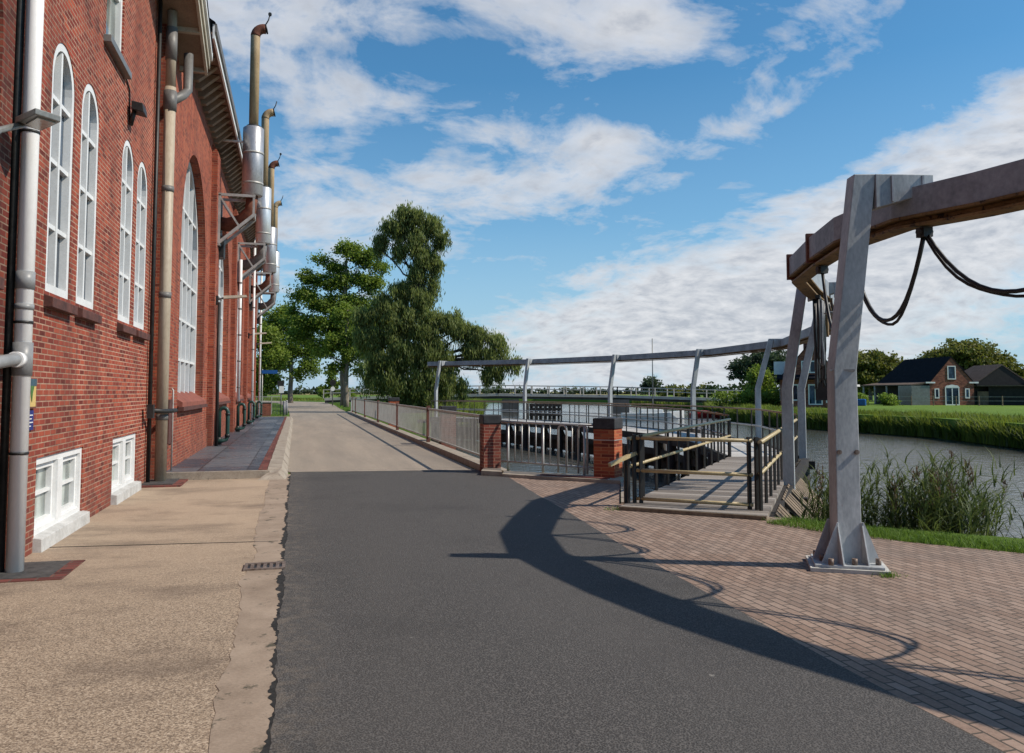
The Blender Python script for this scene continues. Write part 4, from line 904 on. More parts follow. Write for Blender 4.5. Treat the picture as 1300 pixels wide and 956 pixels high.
for k, (bs, bz, tp, tz, ld) in enumerate(P8):
    t = thing('rail_post', PL[k], 'steel post', (bs[0], bs[1], bz), 'steel posts carrying the overhead rail')
    ld = Vector((ld[0], ld[1], 0)).normalized(); nn = Vector((-ld.y, ld.x, 0)); wd = .112 if k == 0 else .098
    kz = bz + (tz - bz) * .50
    def ring(c, z, sc=1): 
        c = Vector((c[0], c[1], 0)); return [(c + (ld * a * wd + nn * e * wd * .85) * sc) + Vector((0, 0, z)) for a, e in ((-1, -1), (1, -1), (1, 1), (-1, 1))]
    r0, r1, r2 = ring(bs, bz + .03), ring(bs, kz, .94), ring(tp, tz, .90)
    b = MB(); b.add(r0 + r1 + r2, [(0, 3, 2, 1), (8, 9, 10, 11)] + [(i + 4 * j, (i + 1) % 4 + 4 * j, (i + 1) % 4 + 4 * j + 4, i + 4 * j + 4) for j in (0, 1) for i in range(4)])
    b.build('shaft', M['steel'], t, .008)
    T = Vector((*tp, 0)); 
    b = MB(); e0 = T + ld * (wd * .8); e1 = T + ld * .62
    h0 = .26; b.hexa([tuple(q) for q in [Vector((*(e0 - nn * .10).xy, tz - h0 - .06)), Vector((*(e1 - nn * .10).xy, tz - .17)), Vector((*(e1 + nn * .10).xy, tz - .17)), Vector((*(e0 + nn * .10).xy, tz - h0 - .06)),
             Vector((*(e0 - nn * .10).xy, tz - .003)), Vector((*(e1 - nn * .10).xy, tz - .01)), Vector((*(e1 + nn * .10).xy, tz - .01)), Vector((*(e0 + nn * .10).xy, tz - .003))]])
    b.build('arm', M['steel'], t, .006)
    hp = MB()
    for s in (.24, .52): c_ = T + ld * s; hp.bar((c_.x - nn.x * .115, c_.y - nn.y * .115, tz - .14), (c_.x + nn.x * .115, c_.y + nn.y * .115, tz - .14), .018, .24)
    hp.build('hanger_plate', M['steel_beam'], t)
    if k == 0:
        MB().obox(bs, (.86, -.5), .33, .29, .0, .035).build('concrete_pad', M['base_concrete'], t)
        MB().obox(bs, (.86, -.5), .29, .25, .035, .06).build('base_plate', M['steel'], t, .005)
        g_ = MB(); C_ = Vector((*bs, 0))
        for sx_ in (-1, 1):
            for off in (-.11, .11):
                a0 = C_ + ld * (sx_ * wd) + nn * off; a1 = C_ + ld * (sx_ * .265) + nn * off; th_ = nn * .006
                g_.hexa([tuple((a0 - th_).xy) + (.06,), tuple((a1 - th_).xy) + (.06,), tuple((a1 + th_).xy) + (.06,), tuple((a0 + th_).xy) + (.06,),
                         tuple((a0 - th_).xy) + (.42,), tuple((a0 + ld * sx_ * .01 - th_).xy) + (.42,), tuple((a0 + ld * sx_ * .01 + th_).xy) + (.42,), tuple((a0 + th_).xy) + (.42,)])
                a0 = C_ + nn * (sx_ * wd * .85) + ld * off; a1 = C_ + nn * (sx_ * .235) + ld * off; th_ = ld * .006
                g_.hexa([tuple((a0 - th_).xy) + (.06,), tuple((a1 - th_).xy) + (.06,), tuple((a1 + th_).xy) + (.06,), tuple((a0 + th_).xy) + (.06,),
                         tuple((a0 - th_).xy) + (.42,), tuple((a0 + nn * sx_ * .01 - th_).xy) + (.42,), tuple((a0 + nn * sx_ * .01 + th_).xy) + (.42,), tuple((a0 + th_).xy) + (.42,)])
        g_.build('gusset', M['steel'], t)
        for a_, e_ in ((-.21, -.19), (0, -.19), (.21, -.19), (-.21, .19), (.21, .19), (-.22, 0), (.22, 0), (0, .19)):
            c_ = C_ + ld * a_ + nn * e_; MB().tube([(c_.x, c_.y, .06), (c_.x, c_.y, .115)], .026, 6).build('bolt', M['bolt'], t)
        ws = MB()
        for z in (1.05,):
            for s in (-.08, .08): c_ = C_ - nn * wd * .84 + ld * s; ws.tube([(c_.x, c_.y, z), (c_.x - nn.x * .02, c_.y - nn.y * .02, z)], .022, 8)
        ws.build('bolt', M['bolt'], t)
        MB().obox(bs, (.86, -.5), wd * .955, wd * .85 * .955, kz - .012, kz + .006).build('weld_seam', M['galv'], t)
    elif k > 0:
        MB().tube([(bs[0], bs[1], -3), (bs[0], bs[1], bz + .04)], .17, 10).build('pile', M['timber_dark'], t)
        MB().bar((bs[0] - ld.x * 1.6, bs[1] - ld.y * 1.6, bz - .1), (bs[0] + ld.x * .3, bs[1] + ld.y * .3, bz - .1), .2, .2).build('bearer', M['timber_dark'], t)
beam_ctrl = [(8.1, 51.6), (13.25, 45.75), (16.2, 39.6), (17.75, 33.3), (16.95, 25.95), (13.3, 18.1), (9.0, 12.55), (7.95, 11.4), (6.85, 10.1), (6.2, 8.7), (5.75, 7.6), (5.56, 6.5), (5.60, 5.6), (5.72, 4.8), (5.92, 3.95), (6.18, 3.15), (6.5, 2.35), (6.9, 1.5), (7.5, .6), (8.4, -.3)]
ext = []
def zbm(y): return 3.33
path = [(x, y, 3.34) for x, y in ext + beam_ctrl[:6]] + [(x, y, 3.36 - .05 * min(1, max(0, (6.2 - y) / .6))) for x, y in beam_ctrl[6:]]
bt = thing('overhead_rail', 'long curved overhead steel rail that swings round above the road edge', 'overhead rail', (5.6, 6.2, 3.3))
# Catmull-Rom smoothing
def smooth(P, n=5):
    P = [Vector(p) for p in P]; out = []
    for i in range(len(P) - 1):
        p0 = P[max(i - 1, 0)]; p1 = P[i]; p2 = P[i + 1]; p3 = P[min(i + 2, len(P) - 1)]
        for k in range(n):
            t_ = k / n; out.append(.5 * ((2 * p1) + (p2 - p0) * t_ + (2 * p0 - 5 * p1 + 4 * p2 - p3) * t_ ** 2 + (3 * p1 - p0 - 3 * p2 + p3) * t_ ** 3))
    return out + [P[-1]]
sp_path = [Vector(p) for p in path[7:]]; coarse = path[:8]
full = [Vector(p) for p in coarse[:-1]] + sp_path
MB().sweep(full, .26, .26).build('beam', M['steel_beam'], bt, .006)
low = [p - Vector((0, 0, .185)) for p in full]
MB().sweep([p + Vector((0, 0, .03)) for p in low], .05, .06).build('rail_web', M['rail_rust'], bt)
b = MB(); b.sweep([p - Vector((0, 0, .03)) for p in low], .19, .025); b.sweep([p + Vector((0, 0, .045)) for p in low], .275, .022); b.build('rail_flange', M['rail_rust'], bt)
# joint plates standing a little above the beam
for i in (8, 9):
    p = full[i]; q = full[i + 1]; d_ = (q - p).normalized()
    MB().bar(p - d_ * .03, p + d_ * .03, .32, .36).build('joint_plate', M['exhaust_rust'], bt)

# hoses: hung in loops below the beam
def at_len(path3, s):
    for a, c in zip(path3, path3[1:]):
        d = (c - a).length
        if s <= d: return a.lerp(c, s / d)
        s -= d
    return path3[-1]
i0 = min(range(len(full)), key=lambda i: (full[i].xy - Vector((6.2, 8.7))).length)
sub = full[i0:]
att = [at_len(sub, s) for s in (.1, 1.3, 2.55, 4.3, 5.9, 7.5)]
def hose(a, c, drop, label, r=.019, off=.0, flat=True, mat=M['black'], group='hoses looped below the overhead rail'):
    pts = []
    for k in range(17):
        u_ = k / 16; p = a.lerp(c, u_); 
        sag = drop * (1 - (abs(2 * u_ - 1)) ** 2.2)
        pts.append(Vector((p.x, p.y, p.z - .27 - sag)))
    m_ = MB(); m_.sweep([q for q in pts], .018, .06) if False else m_.tube(pts, r, 8)
    m_.tube([q + Vector((.03, .03, -.035 - .02 * math.sin(i * .8))) for i, q in enumerate(pts)], r * .8, 6)
    o = m_.build('hose', mat); tag(o, label, 'hose', group)
LBH = ['black hose loop hanging at the tip of the curved rail', 'black hose loop hanging just behind the nearest steel post', 'black hose loop ending right of the nearest post head', 'black hose loop sagging out of the frame at the right', 'black hose loop farthest right along the rail']
for k in range(5): hose(att[k], att[k + 1], (.85, .78, .64, .72, .8)[k], LBH[k])
for k, a_ in enumerate(att):
    b = MB(); b.box(a_.x - .05, a_.x + .05, a_.y - .05, a_.y + .05, a_.z - .33, a_.z - .24); b.tube([(a_.x - .07, a_.y, a_.z - .28), (a_.x + .07, a_.y, a_.z - .28)], .035, 8)
    b.build('hose_trolley', M['iron'], bt)
# bunch of parked hoses
bc = Vector((8.2, 11.55, 3.05)); u7 = (Vector((8.1, 11.1, 0)) - Vector((7.15, 9.85, 0))).normalized()
t = thing('hose_bundle', 'bunch of black and grey hoses hanging folded behind the nearest post', 'hose bundle', tuple(bc))
rr = random.Random(4)
for k in range(15):
    s = (k - 7) * .075; c_ = bc + u7 * s; dz = rr.uniform(.8, 1.45); wv_ = rr.uniform(.03, .07)
    pts = []
    n_ = Vector((-u7.y, u7.x, 0))
    for j in range(13):
        u_ = j / 12; pts.append(c_ + u7 * ((u_ - .5) * 2 * wv_) + n_ * rr.uniform(-.01, .01) + n_ * (.06 * math.sin(k)) + Vector((0, 0, -dz * (1 - abs(2 * u_ - 1) ** 2.4))))
    MB().tube(pts, .021, 8).build('hose', M['hose_grey'] if k in (3, 4, 9) else M['black'], t)
b = MB(); b.bar(bc - u7 * .62 + Vector((0, 0, .03)), bc + u7 * .62 + Vector((0, 0, .03)), .07, .05); b.build('carrier', M['iron'], t)
t = thing('rail_trolley', 'dark trolley block with wheels and hook hanging from the rail', 'trolley', (8.75, 12.25, 3.0))
b = MB(); b.obox((8.75, 12.25), tuple(u7.xy), .26, .10, 2.55, 2.98); b.build('block', M['rail_rust'], t, .01)
for s in (-.18, .18):
    c_ = Vector((8.75, 12.25, 3.05)) + u7 * s; MB().tube([(c_.x - .11, c_.y + .08, c_.z), (c_.x + .11, c_.y - .08, c_.z)], .07, 12).build('wheel', M['iron'], t)
b = MB(); b.tube([(8.75, 12.25, 2.55), (8.75, 12.25, 1.75)], .05, 8); b.obox((8.75, 12.25), tuple(u7.xy), .15, .13, 1.45, 1.75); b.build('hook_block', M['iron'], t)
t = thing('rail_lamp', 'small disc shaped lamp hanging under the far side of the rail', 'lamp', (7.75, 10.6, 2.9))
MB().tube([(7.75, 10.6, 3.0), (7.75, 10.6, 2.78)], .012, 6).build('stem', M['iron'], t)
MB().tube([(7.75, 10.6, 2.80), (7.75, 10.6, 2.77), (7.75, 10.6, 2.73)], [.03, .13, .05], 14).build('shade', M['corr'], t)

# ================================================================== BRIDGE, BOATS
br = thing('road_bridge', 'low long concrete road bridge crossing the canal in the distance', 'bridge', (32, 103, 0))
BP = [(4, 111.5, .05), (14, 109.5, .35), (26, 106, .62), (41, 102, .42), (50, 98.5, .12), (58, 96, -.1)]
BP = [(x, y, z + .55) for x, y, z in BP]
MB().sweep([(x, y, z) for x, y, z in BP], 4.5, .34).build('deck', M['bridge'], br)
MB().sweep([(x, y, z - .33) for x, y, z in BP], 3.6, .34).build('girder', M['bridge_dark'], br)
for side in (-2.2, 2.2):
    b = MB(); nn = Vector((.25, .97, 0))
    Q = [Vector(p) + nn * side for p in BP]
    for h in (1.05, .62): b.sweep([q + Vector((0, 0, .17 + h)) for q in Q], .07, .10)
    for (a_, c_) in zip(Q, Q[1:]):
        n = int((c_ - a_).length / 2.2)
        for k in range(n + 1): p = a_.lerp(c_, k / n); b.box(p.x - .06, p.x + .06, p.y - .06, p.y + .06, p.z + .1, p.z + 1.25)
    b.build('parapet', M['bridge'], br)
for x, y in ((27.5, 105.4), (41.3, 101.6), (14, 109.3)):
    MB().obox((x, y), (.97, -.25), 1.1, 2.2, -3, .55).build('pier', M['bridge_dark'], br)
t = thing('mooring_fender', 'dark timber fender box standing in the water before the bridge', 'fender', (24.6, 80, -1))
b = MB()
for i in range(7):
    for j in (0, 1): x = 23.2 + i * .45; y = 80.6 - i * .13 + j * 1.2; b.tube([(x, y, -3), (x, y, .35)], .13, 7)
b.build('pile', M['timber_dark'], t); b = MB()
for z in (-.75, -.2, .2): b.bar((23.0, 80.5, z), (26.1, 79.6, z), .2, .28)
b.build('waling', M['timber_dark'], t)
def hull(x, y, ang, Lh, wv_, z0, z1, col, name, label, cat, deckmat):
    t = thing(name, label, cat, (x, y, z0)); u = Vector((math.cos(ang), math.sin(ang), 0)); n = Vector((-u.y, u.x, 0)); C_ = Vector((x, y, 0))
    st = [(-1, .7, 0), (-.5, .95, 0), (0, 1, 0), (.5, .75, .1), (.85, .3, .22), (1, .03, .3)]
    v = []; f = []
    for s, wf, rz in st:
        for sd, zf, k in ((-1, 1, 1), (-.6, 0, 1), (.6, 0, 1), (1, 1, 1)):
            v.append(C_ + u * (s * Lh / 2) + n * (sd * wf * wv_ / 2) + Vector((0, 0, z0 + (z1 - z0) * zf + rz * zf)))
    for i in range(5):
        for j in range(3): f.append((i * 4 + j, i * 4 + j + 1, i * 4 + 5 + j, i * 4 + 4 + j))
        f.append((i * 4 + 3, i * 4, i * 4 + 4, i * 4 + 7))
    f.append((0, 1, 2, 3)); MB().add(v, f).build('hull', col, t)
    return t, C_, u, n
t, C_, u, n = hull(34.4, 75.6, -.25, 6.2, 2.0, -1.3, -.55, M['boatwhite'], 'sailboat', 'white sailing boat with a bare tall mast moored near the bridge', 'sailing boat', M['boatwhite'])
MB().tube([(34.4, 75.6, -.5), (34.4, 75.6, 6.9)], [.07, .045], 8).build('mast', M['corr'], t)
MB().obox((34.2, 75.6), tuple(u.xy), 1.1, .6, -.6, -.2).build('cabin', M['boatwhite'], t, .05)
MB().tube([(34.35, 75.6, .35), (32.0, 76.2, .35)], .05, 6).build('boom', M['timber'], t)
t, C_, u, n = hull(42.8, 80.6, -.3, 3.6, 1.5, -1.3, -.75, M['red'], 'rowing_boat', 'small red boat moored under the reeds of the far bank', 'boat', M['red'])
MB().obox((42.5, 80.6), tuple(u.xy), .7, .5, -.8, -.45).build('cover', M['red'], t, .04)
t, C_, u, n = hull(45.5, 79.2, -.3, 3.0, 1.3, -1.3, -.8, M['boatwhite'], 'dinghy', 'small pale dinghy moored just right of the red boat', 'boat', M['boatwhite'])
MB().obox((45.4, 79.2), tuple(u.xy), .25, .45, -.86, -.7).build('thwart', M['timber'], t)

# ================================================================== HOUSES ON THE FAR BANK
def house(name, label, C, ang, W, Ln, he, hr, wallm, roofm, wins=(), hip=0.0, chim=None, base=0, doors=()):
    """C: near-left corner, u = along the gable, v = along the ridge"""
    t = thing(name, label, 'house' if 'house' in name or 'villa' in name else 'barn', (C[0], C[1], base))
    u = Vector((math.cos(ang), math.sin(ang), 0)); v = Vector((-u.y, u.x, 0)); C = Vector((C[0], C[1], base))
    def P(a, b_, z): return tuple(C + u * a + v * b_ + Vector((0, 0, z)))
    b = MB(); b.add([P(0, 0, -.3), P(W, 0, -.3), P(W, 0, he), P(W / 2, 0, hr), P(0, 0, he), P(0, Ln, -.3), P(W, Ln, -.3), P(W, Ln, he), P(W / 2, Ln, hr if not hip else he), P(0, Ln, he)],
        [(0, 1, 2, 3, 4), (9, 8, 7, 6, 5), (5, 0, 4, 9), (1, 6, 7, 2)]); b.build('wall', wallm, t)
    o_ = .35; th = .12; zo = -o_ * (hr - he) / (W / 2)
    b = MB()
    for s in (0, 1):
        a0 = -o_ if s == 0 else W + o_
        b.add([P(a0, -.06, he + zo), P(W / 2, -.06, hr), P(W / 2, Ln - hip, hr), P(a0, Ln + .2, he + zo), P(a0, -.06, he + zo + th), P(W / 2, -.06, hr + th), P(W / 2, Ln - hip, hr + th), P(a0, Ln + .2, he + zo + th)],
              [(0, 1, 2, 3), (7, 6, 5, 4), (0, 4, 5, 1), (3, 2, 6, 7), (0, 3, 7, 4)])
    if hip: b.add([P(-o_, Ln + .2, he + zo + th), P(W + o_, Ln + .2, he + zo + th), P(W / 2, Ln - hip, hr + th)], [(0, 1, 2)])
    b.build('roof', roofm, t)
    for (face, a0, a1, z0, z1, kind) in wins:
        if face == 'g': Q = lambda a, z, d: P(a, -d, z)
        else: Q = lambda a, z, d: P(-d, a, z)
        bb = MB(); fw = .11
        def pan(x0, x1, y0, y1, d):
            bb.add([Q(x0, y0, d), Q(x1, y0, d), Q(x1, y1, d), Q(x0, y1, d), Q(x0, y0, 0), Q(x1, y0, 0), Q(x1, y1, 0), Q(x0, y1, 0)], [(0, 1, 2, 3), (0, 4, 5, 1), (2, 6, 7, 3), (1, 5, 6, 2), (3, 7, 4, 0)])
        pan(a0, a1, z1 - fw, z1, .06); pan(a0, a1, z0, z0 + fw, .06); pan(a0, a0 + fw, z0 + fw, z1 - fw, .06); pan(a1 - fw, a1, z0 + fw, z1 - fw, .06)
        if a1 - a0 > 1: pan((a0 + a1) / 2 - .05, (a0 + a1) / 2 + .05, z0 + fw, z1 - fw, .05)
        w_ = bb.build('window', M['white'], t)
        MB().add([Q(a0, z0, .02), Q(a1, z0, .02), Q(a1, z1, .02), Q(a0, z1, .02)], [(0, 1, 2, 3)]).build('pane', M['glass'], w_)
    if chim: b = MB(); c_ = C + u * chim[0] + v * chim[1]; b.obox((c_.x, c_.y), tuple(u.xy), .35, .35, base + chim[2], base + chim[3]); b.build('chimney', M['brick_far'], t)
    return t, P
vdir = 42.0
ua = R(-(42.0) + 30)   # gable direction
fh, FP = house('farmhouse', 'brick farmhouse with black tiled roof and arched stable door facing the canal', (71.5, 80.2), ua, 5.3, 12.5, 2.6, 5.6, M['brick_far'], M['rooftile'],
    wins=[('g', 2.15, 3.15, 3.0, 4.6, 0), ('g', .55, 1.1, .8, 1.95, 0), ('g', 4.2, 4.75, .8, 1.95, 0), ('g', 1.8, 3.5, 0.0, 2.1, 0)], hip=2.2)
MB().add([FP(1.75, -.07, 2.05), FP(3.55, -.07, 2.05), FP(3.35, -.07, 2.28), FP(2.65, -.07, 2.4), FP(1.95, -.07, 2.28)], [(0, 1, 2, 3, 4)]).build('door_arch', M['white'], fh)
MB().hexa([FP(-2.2, -.0, 2.3), FP(-.1, 0, 2.5), FP(-.1, 12.4, 2.5), FP(-2.2, 12.4, 2.3), FP(-2.2, 0, 2.42), FP(-.1, 0, 2.72), FP(-.1, 12.4, 2.72), FP(-2.2, 12.4, 2.42)]).build('porch_roof', M['rooftile_brown'], fh)
MB().hexa([FP(-.4, 3, 0), FP(-.1, 3, 0), FP(-.1, 12.2, 0), FP(-.4, 12.2, 0), FP(-.4, 3, 2.3), FP(-.1, 3, 2.3), FP(-.1, 12.2, 2.3), FP(-.4, 12.2, 2.3)]).build('porch_shade', M['dark'], fh)  # dark sheet standing in for the shade inside the open porch
for v_ in (3, 6, 9, 12): MB().hexa([FP(-2.1, v_, 0), FP(-1.95, v_, 0), FP(-1.95, v_ + .15, 0), FP(-2.1, v_ + .15, 0), FP(-2.1, v_, 2.3), FP(-1.95, v_, 2.3), FP(-1.95, v_ + .15, 2.3), FP(-2.1, v_ + .15, 2.3)]).build('porch_post', M['white_dirty'], fh)
MB().hexa([FP(-2.2, -.02, 0), FP(-.02, -.02, 0), FP(-.02, 2.8, 0), FP(-2.2, 2.8, 0), FP(-2.2, -.02, 2.28), FP(-.02, -.02, 2.28), FP(-.02, 2.8, 2.28), FP(-2.2, 2.8, 2.28)]).build('porch_screen', M['corr'], fh)
for k_ in (0, 1): MB().hexa([FP(-.5 + k_ * 5.2, -.14, 2.55), FP(.6 + k_ * 5.2, -.14, 2.55), FP(.6 + k_ * 5.2, -.02, 2.55), FP(-.5 + k_ * 5.2, -.02, 2.55), FP(-.5 + k_ * 5.2, -.14, 2.72), FP(.6 + k_ * 5.2, -.14, 2.72), FP(.6 + k_ * 5.2, -.02, 2.72), FP(-.5 + k_ * 5.2, -.02, 2.72)]).build('gutter_end', M['white'], fh)
house('barn', 'brown tiled barn roof joined right of the farmhouse gable', (77.1, 79.8), ua - .05, 7.2, 8, 2.2, 4.7, M['dark'], M['rooftile_brown'], hip=2.0)
house('barn', 'black roofed barn peeping out behind the farmhouse gable', (78.6, 88.6), ua, 7, 8, 2.6, 5.6, M['dark'], M['rooftile'])
t = thing('shed', 'long low dark green shed at the right edge of the farm', 'shed', (83, 76.6, 0))
MB().obox((85.75, 74.40), (.74, -.67), 4.4, 2, -.2, 2.35).build('wall', M['greenbox'], t); MB().obox((85.75, 74.40), (.74, -.67), 4.5, 2.1, 2.35, 2.5).build('roof', M['bridge'], t)
t = thing('lean_to', 'open black lean-to between the brown barn and the green shed', 'shed', (81, 77.6, 0))
MB().obox((80.75, 78.50), (.74, -.67), 1.9, 1.6, -.2, 2.2).build('wall', M['dark'], t); MB().obox((80.45, 78.60), (.74, -.67), 3.2, 1.9, 2.2, 2.34).build('roof', M['rooftile_brown'], t)
MB().obox((78.35, 78.90), (.74, -.67), 1.0, .1, -.2, 1.6).build('board_door', M['timber'], t)
t = thing('annex', 'low brick annex with a flat white roof left of the farmhouse', 'annex', (63.6, 90.6, 0))
MB().obox((63.75, 90.00), (.74, -.67), 3.4, 2.2, -.2, 2.2).build('wall', M['brick_far'], t); MB().obox((63.55, 89.20), (.74, -.67), 4.1, 2.8, 2.2, 2.45).build('roof', M['white'], t)
MB().obox((64.75, 86.70), (.74, -.67), .9, .06, 0, 1.9).build('window', M['glass'], t)
t = thing('pasture_fence', 'thin wire and post fence in front of the farmhouse', 'fence', (74, 76, 0))
b = MB(); q0 = Vector((64.5, 82.0)); q1 = Vector((92, 62))
for k in range(16): p = q0.lerp(q1, k / 15); MB().box(p.x - .05, p.x + .05, p.y - .05, p.y + .05, -.1, 1.1).build('post', M['timber'], t)
for z in (.55, 1.0): b.bar((*q0, z), (*q1, z), .025, .03)
b.build('wire', M['galv'], t)
solo(MB().obox((60.6, 79.2), (.74, -.67), 1.1, .5, 0, .75), 'water_trough', M['blue'], 'bright blue tank on the grass left of the farmhouse', 'tank', bevel=.12)
# villa half hidden behind the posts
ub = R(-34)
vl, VP = house('villa', 'two storey brick villa with black roof and white dormer behind the steel posts', (46.2, 71.6), ub, 5.7, 6.5, 2.9, 6.3, M['brick_far'], M['rooftile'],
    wins=[('g', .6, 1.7, .7, 2.3, 0), ('g', 2.6, 3.9, .3, 2.3, 0), ('g', 4.2, 5.2, .5, 2.3, 0), ('g', 2.0, 3.6, 3.4, 4.6, 0), ('v', 1, 2.6, .7, 2.2, 0), ('v', 4, 5.8, .7, 2.2, 0)], chim=(2.6, 3, 5, 6.9))
MB().hexa([VP(-.6, 1.5, 3.3), VP(1.5, 1.5, 3.3), VP(1.5, 5, 3.3), VP(-.6, 5, 3.3), VP(-.6, 1.5, 4.6), VP(1.5, 1.5, 4.6), VP(1.5, 5, 4.6), VP(-.6, 5, 4.6)]).build('dormer', M['white'], vl)
MB().hexa([VP(-.62, 1.9, 3.6), VP(-.60, 1.9, 3.6), VP(-.60, 4.6, 3.6), VP(-.62, 4.6, 3.6), VP(-.62, 1.9, 4.3), VP(-.60, 1.9, 4.3), VP(-.60, 4.6, 4.3), VP(-.62, 4.6, 4.3)]).build('dormer_window', M['glass'], vl)
MB().hexa([VP(-.3, -.6, 2.75), VP(6.0, -.6, 2.75), VP(6.0, 0, 2.95), VP(-.3, 0, 2.95), VP(-.3, -.6, 2.9), VP(6.0, -.6, 2.9), VP(6.0, -.01, 3.25), VP(-.3, -.01, 3.25)]).build('canopy', M['rooftile'], vl)

# ================================================================== TREES
def unit(n): 
    v = RNG.normal(size=(n, 3)); return v / np.linalg.norm(v, axis=1, keepdims=True)
def leaves(blobs, per, size, droop=0., asp=1.6, cl_r=.5, shell=.55, cl_per=26, thin=-.55, gs=1.0):
    """blobs: (cx,cy,cz,rx,ry,rz,weight). returns quads + tints"""
    Vs = []; Ts = []
    for (cx_, cy_, cz_, rx, ry, rz, wt) in blobs:
        ncl = max(4, int(per * wt / cl_per)); d = unit(ncl); rad = RNG.uniform(shell, 1.0, (ncl, 1)) ** .8
        irr = 1 + .22 * np.sin(d[:, :1] * 7 + cx_) * np.cos(d[:, 2:] * 6 + cy_)
        c = np.array([cx_, cy_, cz_]) + d * rad * irr * (1 + .30 * (RNG.random((ncl, 1)) ** 4)) * np.array([rx, ry, rz])
        ph = c[:, 0] * 1.9 / gs + 1.3 * np.sin(c[:, 2] * 1.1 / gs) ; q2 = np.sin(ph) * np.sin(c[:, 1] * 1.7 / gs + 1.1) + np.sin(c[:, 2] * 2.3 / gs + c[:, 0] * .8 / gs) + .6 * RNG.normal(size=ncl)
        kp = q2 > thin; c = c[kp]; d = d[kp]; ncl = len(c)
        if ncl == 0: continue
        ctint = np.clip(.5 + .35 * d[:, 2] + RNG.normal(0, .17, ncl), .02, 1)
        sc = RNG.uniform(.6, 1.4, (ncl, 1))
        cc_ = np.repeat(c, cl_per, 0); s3 = np.repeat(sc, cl_per, 0); off = RNG.normal(size=(ncl * cl_per, 3)) * cl_r * s3 * np.array([1, 1, .62])
        if droop: off[:, 2] -= np.abs(RNG.normal(size=len(off))) * droop * s3[:, 0]; off[:, :2] *= .6
        P = cc_ + off; n = len(P); a = unit(n)
        if droop: a = a * .45 + np.array([0, 0, -1.]); a /= np.linalg.norm(a, axis=1, keepdims=True)
        bb = np.cross(a, unit(n)); bb /= np.linalg.norm(bb, axis=1, keepdims=True)
        sz_ = RNG.uniform(.65, 1.35, (n, 1)) * size
        a = a * sz_ * asp / 2; bb = bb * sz_ / 2
        Vs.append(np.stack([P - a, P + bb * .9, P + a, P - bb * .9], 1)); Ts.append(np.repeat(ctint, cl_per) + RNG.normal(0, .12, n))
    return np.concatenate(Vs), np.concatenate(Ts)
def limb(b, p0, p1, r0, r1, wob=.06, n=6, seed=0):
    rr = random.Random(seed); p0 = Vector(p0); p1 = Vector(p1); Ln = (p1 - p0).length; pts = []; rs = []
    for i in range(n + 1):
        u_ = i / n; pts.append(p0.lerp(p1, u_) + Vector((rr.uniform(-1, 1), rr.uniform(-1, 1), rr.uniform(-.3, .3))) * Ln * wob * (1 if 0 < i < n else 0)); rs.append(r0 + (r1 - r0) * u_)
    b.tube(pts, rs, 9)
def tree(label, base, th, tr, blobs, per, size, mat, bark=M['bark'], droop=0, asp=1.5, cl_r=.5, name='tree', group=None, lean=(0, 0), shell=.5, cl_per=26, thin=-.55, gs=1.0):
    t = thing(name, label, 'tree', base, group); b = MB(); x, y, z = base
    tip = (x + lean[0], y + lean[1], z + th)
    limb(b, (x, y, z - .3), tip, tr, tr * .30, .008, 9, int(x * 10))
    for i, bl in enumerate(blobs):
        if bl[6] <= .02: continue
        h = min(max(.30, (bl[2] - z) / th * .74), .96); p0 = (x + lean[0] * h, y + lean[1] * h, z + th * h)
        limb(b, p0, (bl[0], bl[1], bl[2]), tr * .26 * (1 - h * .5), tr * .05, .06, 6, i)
        for k in range(3):
            d = random.uniform(-1, 1), random.uniform(-1, 1), random.uniform(0, .8)
            limb(b, (bl[0] * .6 + p0[0] * .4, bl[1] * .6 + p0[1] * .4, bl[2] * .6 + p0[2] * .4), (bl[0] + d[0] * bl[3] * .8, bl[1] + d[1] * bl[4] * .8, bl[2] + d[2] * bl[5] * .7), tr * .07, tr * .02, .08, 5, i * 7 + k)
    b.build('trunk', bark, t)
    V, T = leaves(blobs, per, size, droop, asp, cl_r, shell, cl_per, thin, gs)
    quads_obj('crown', V, T, mat, t, base)
    return t
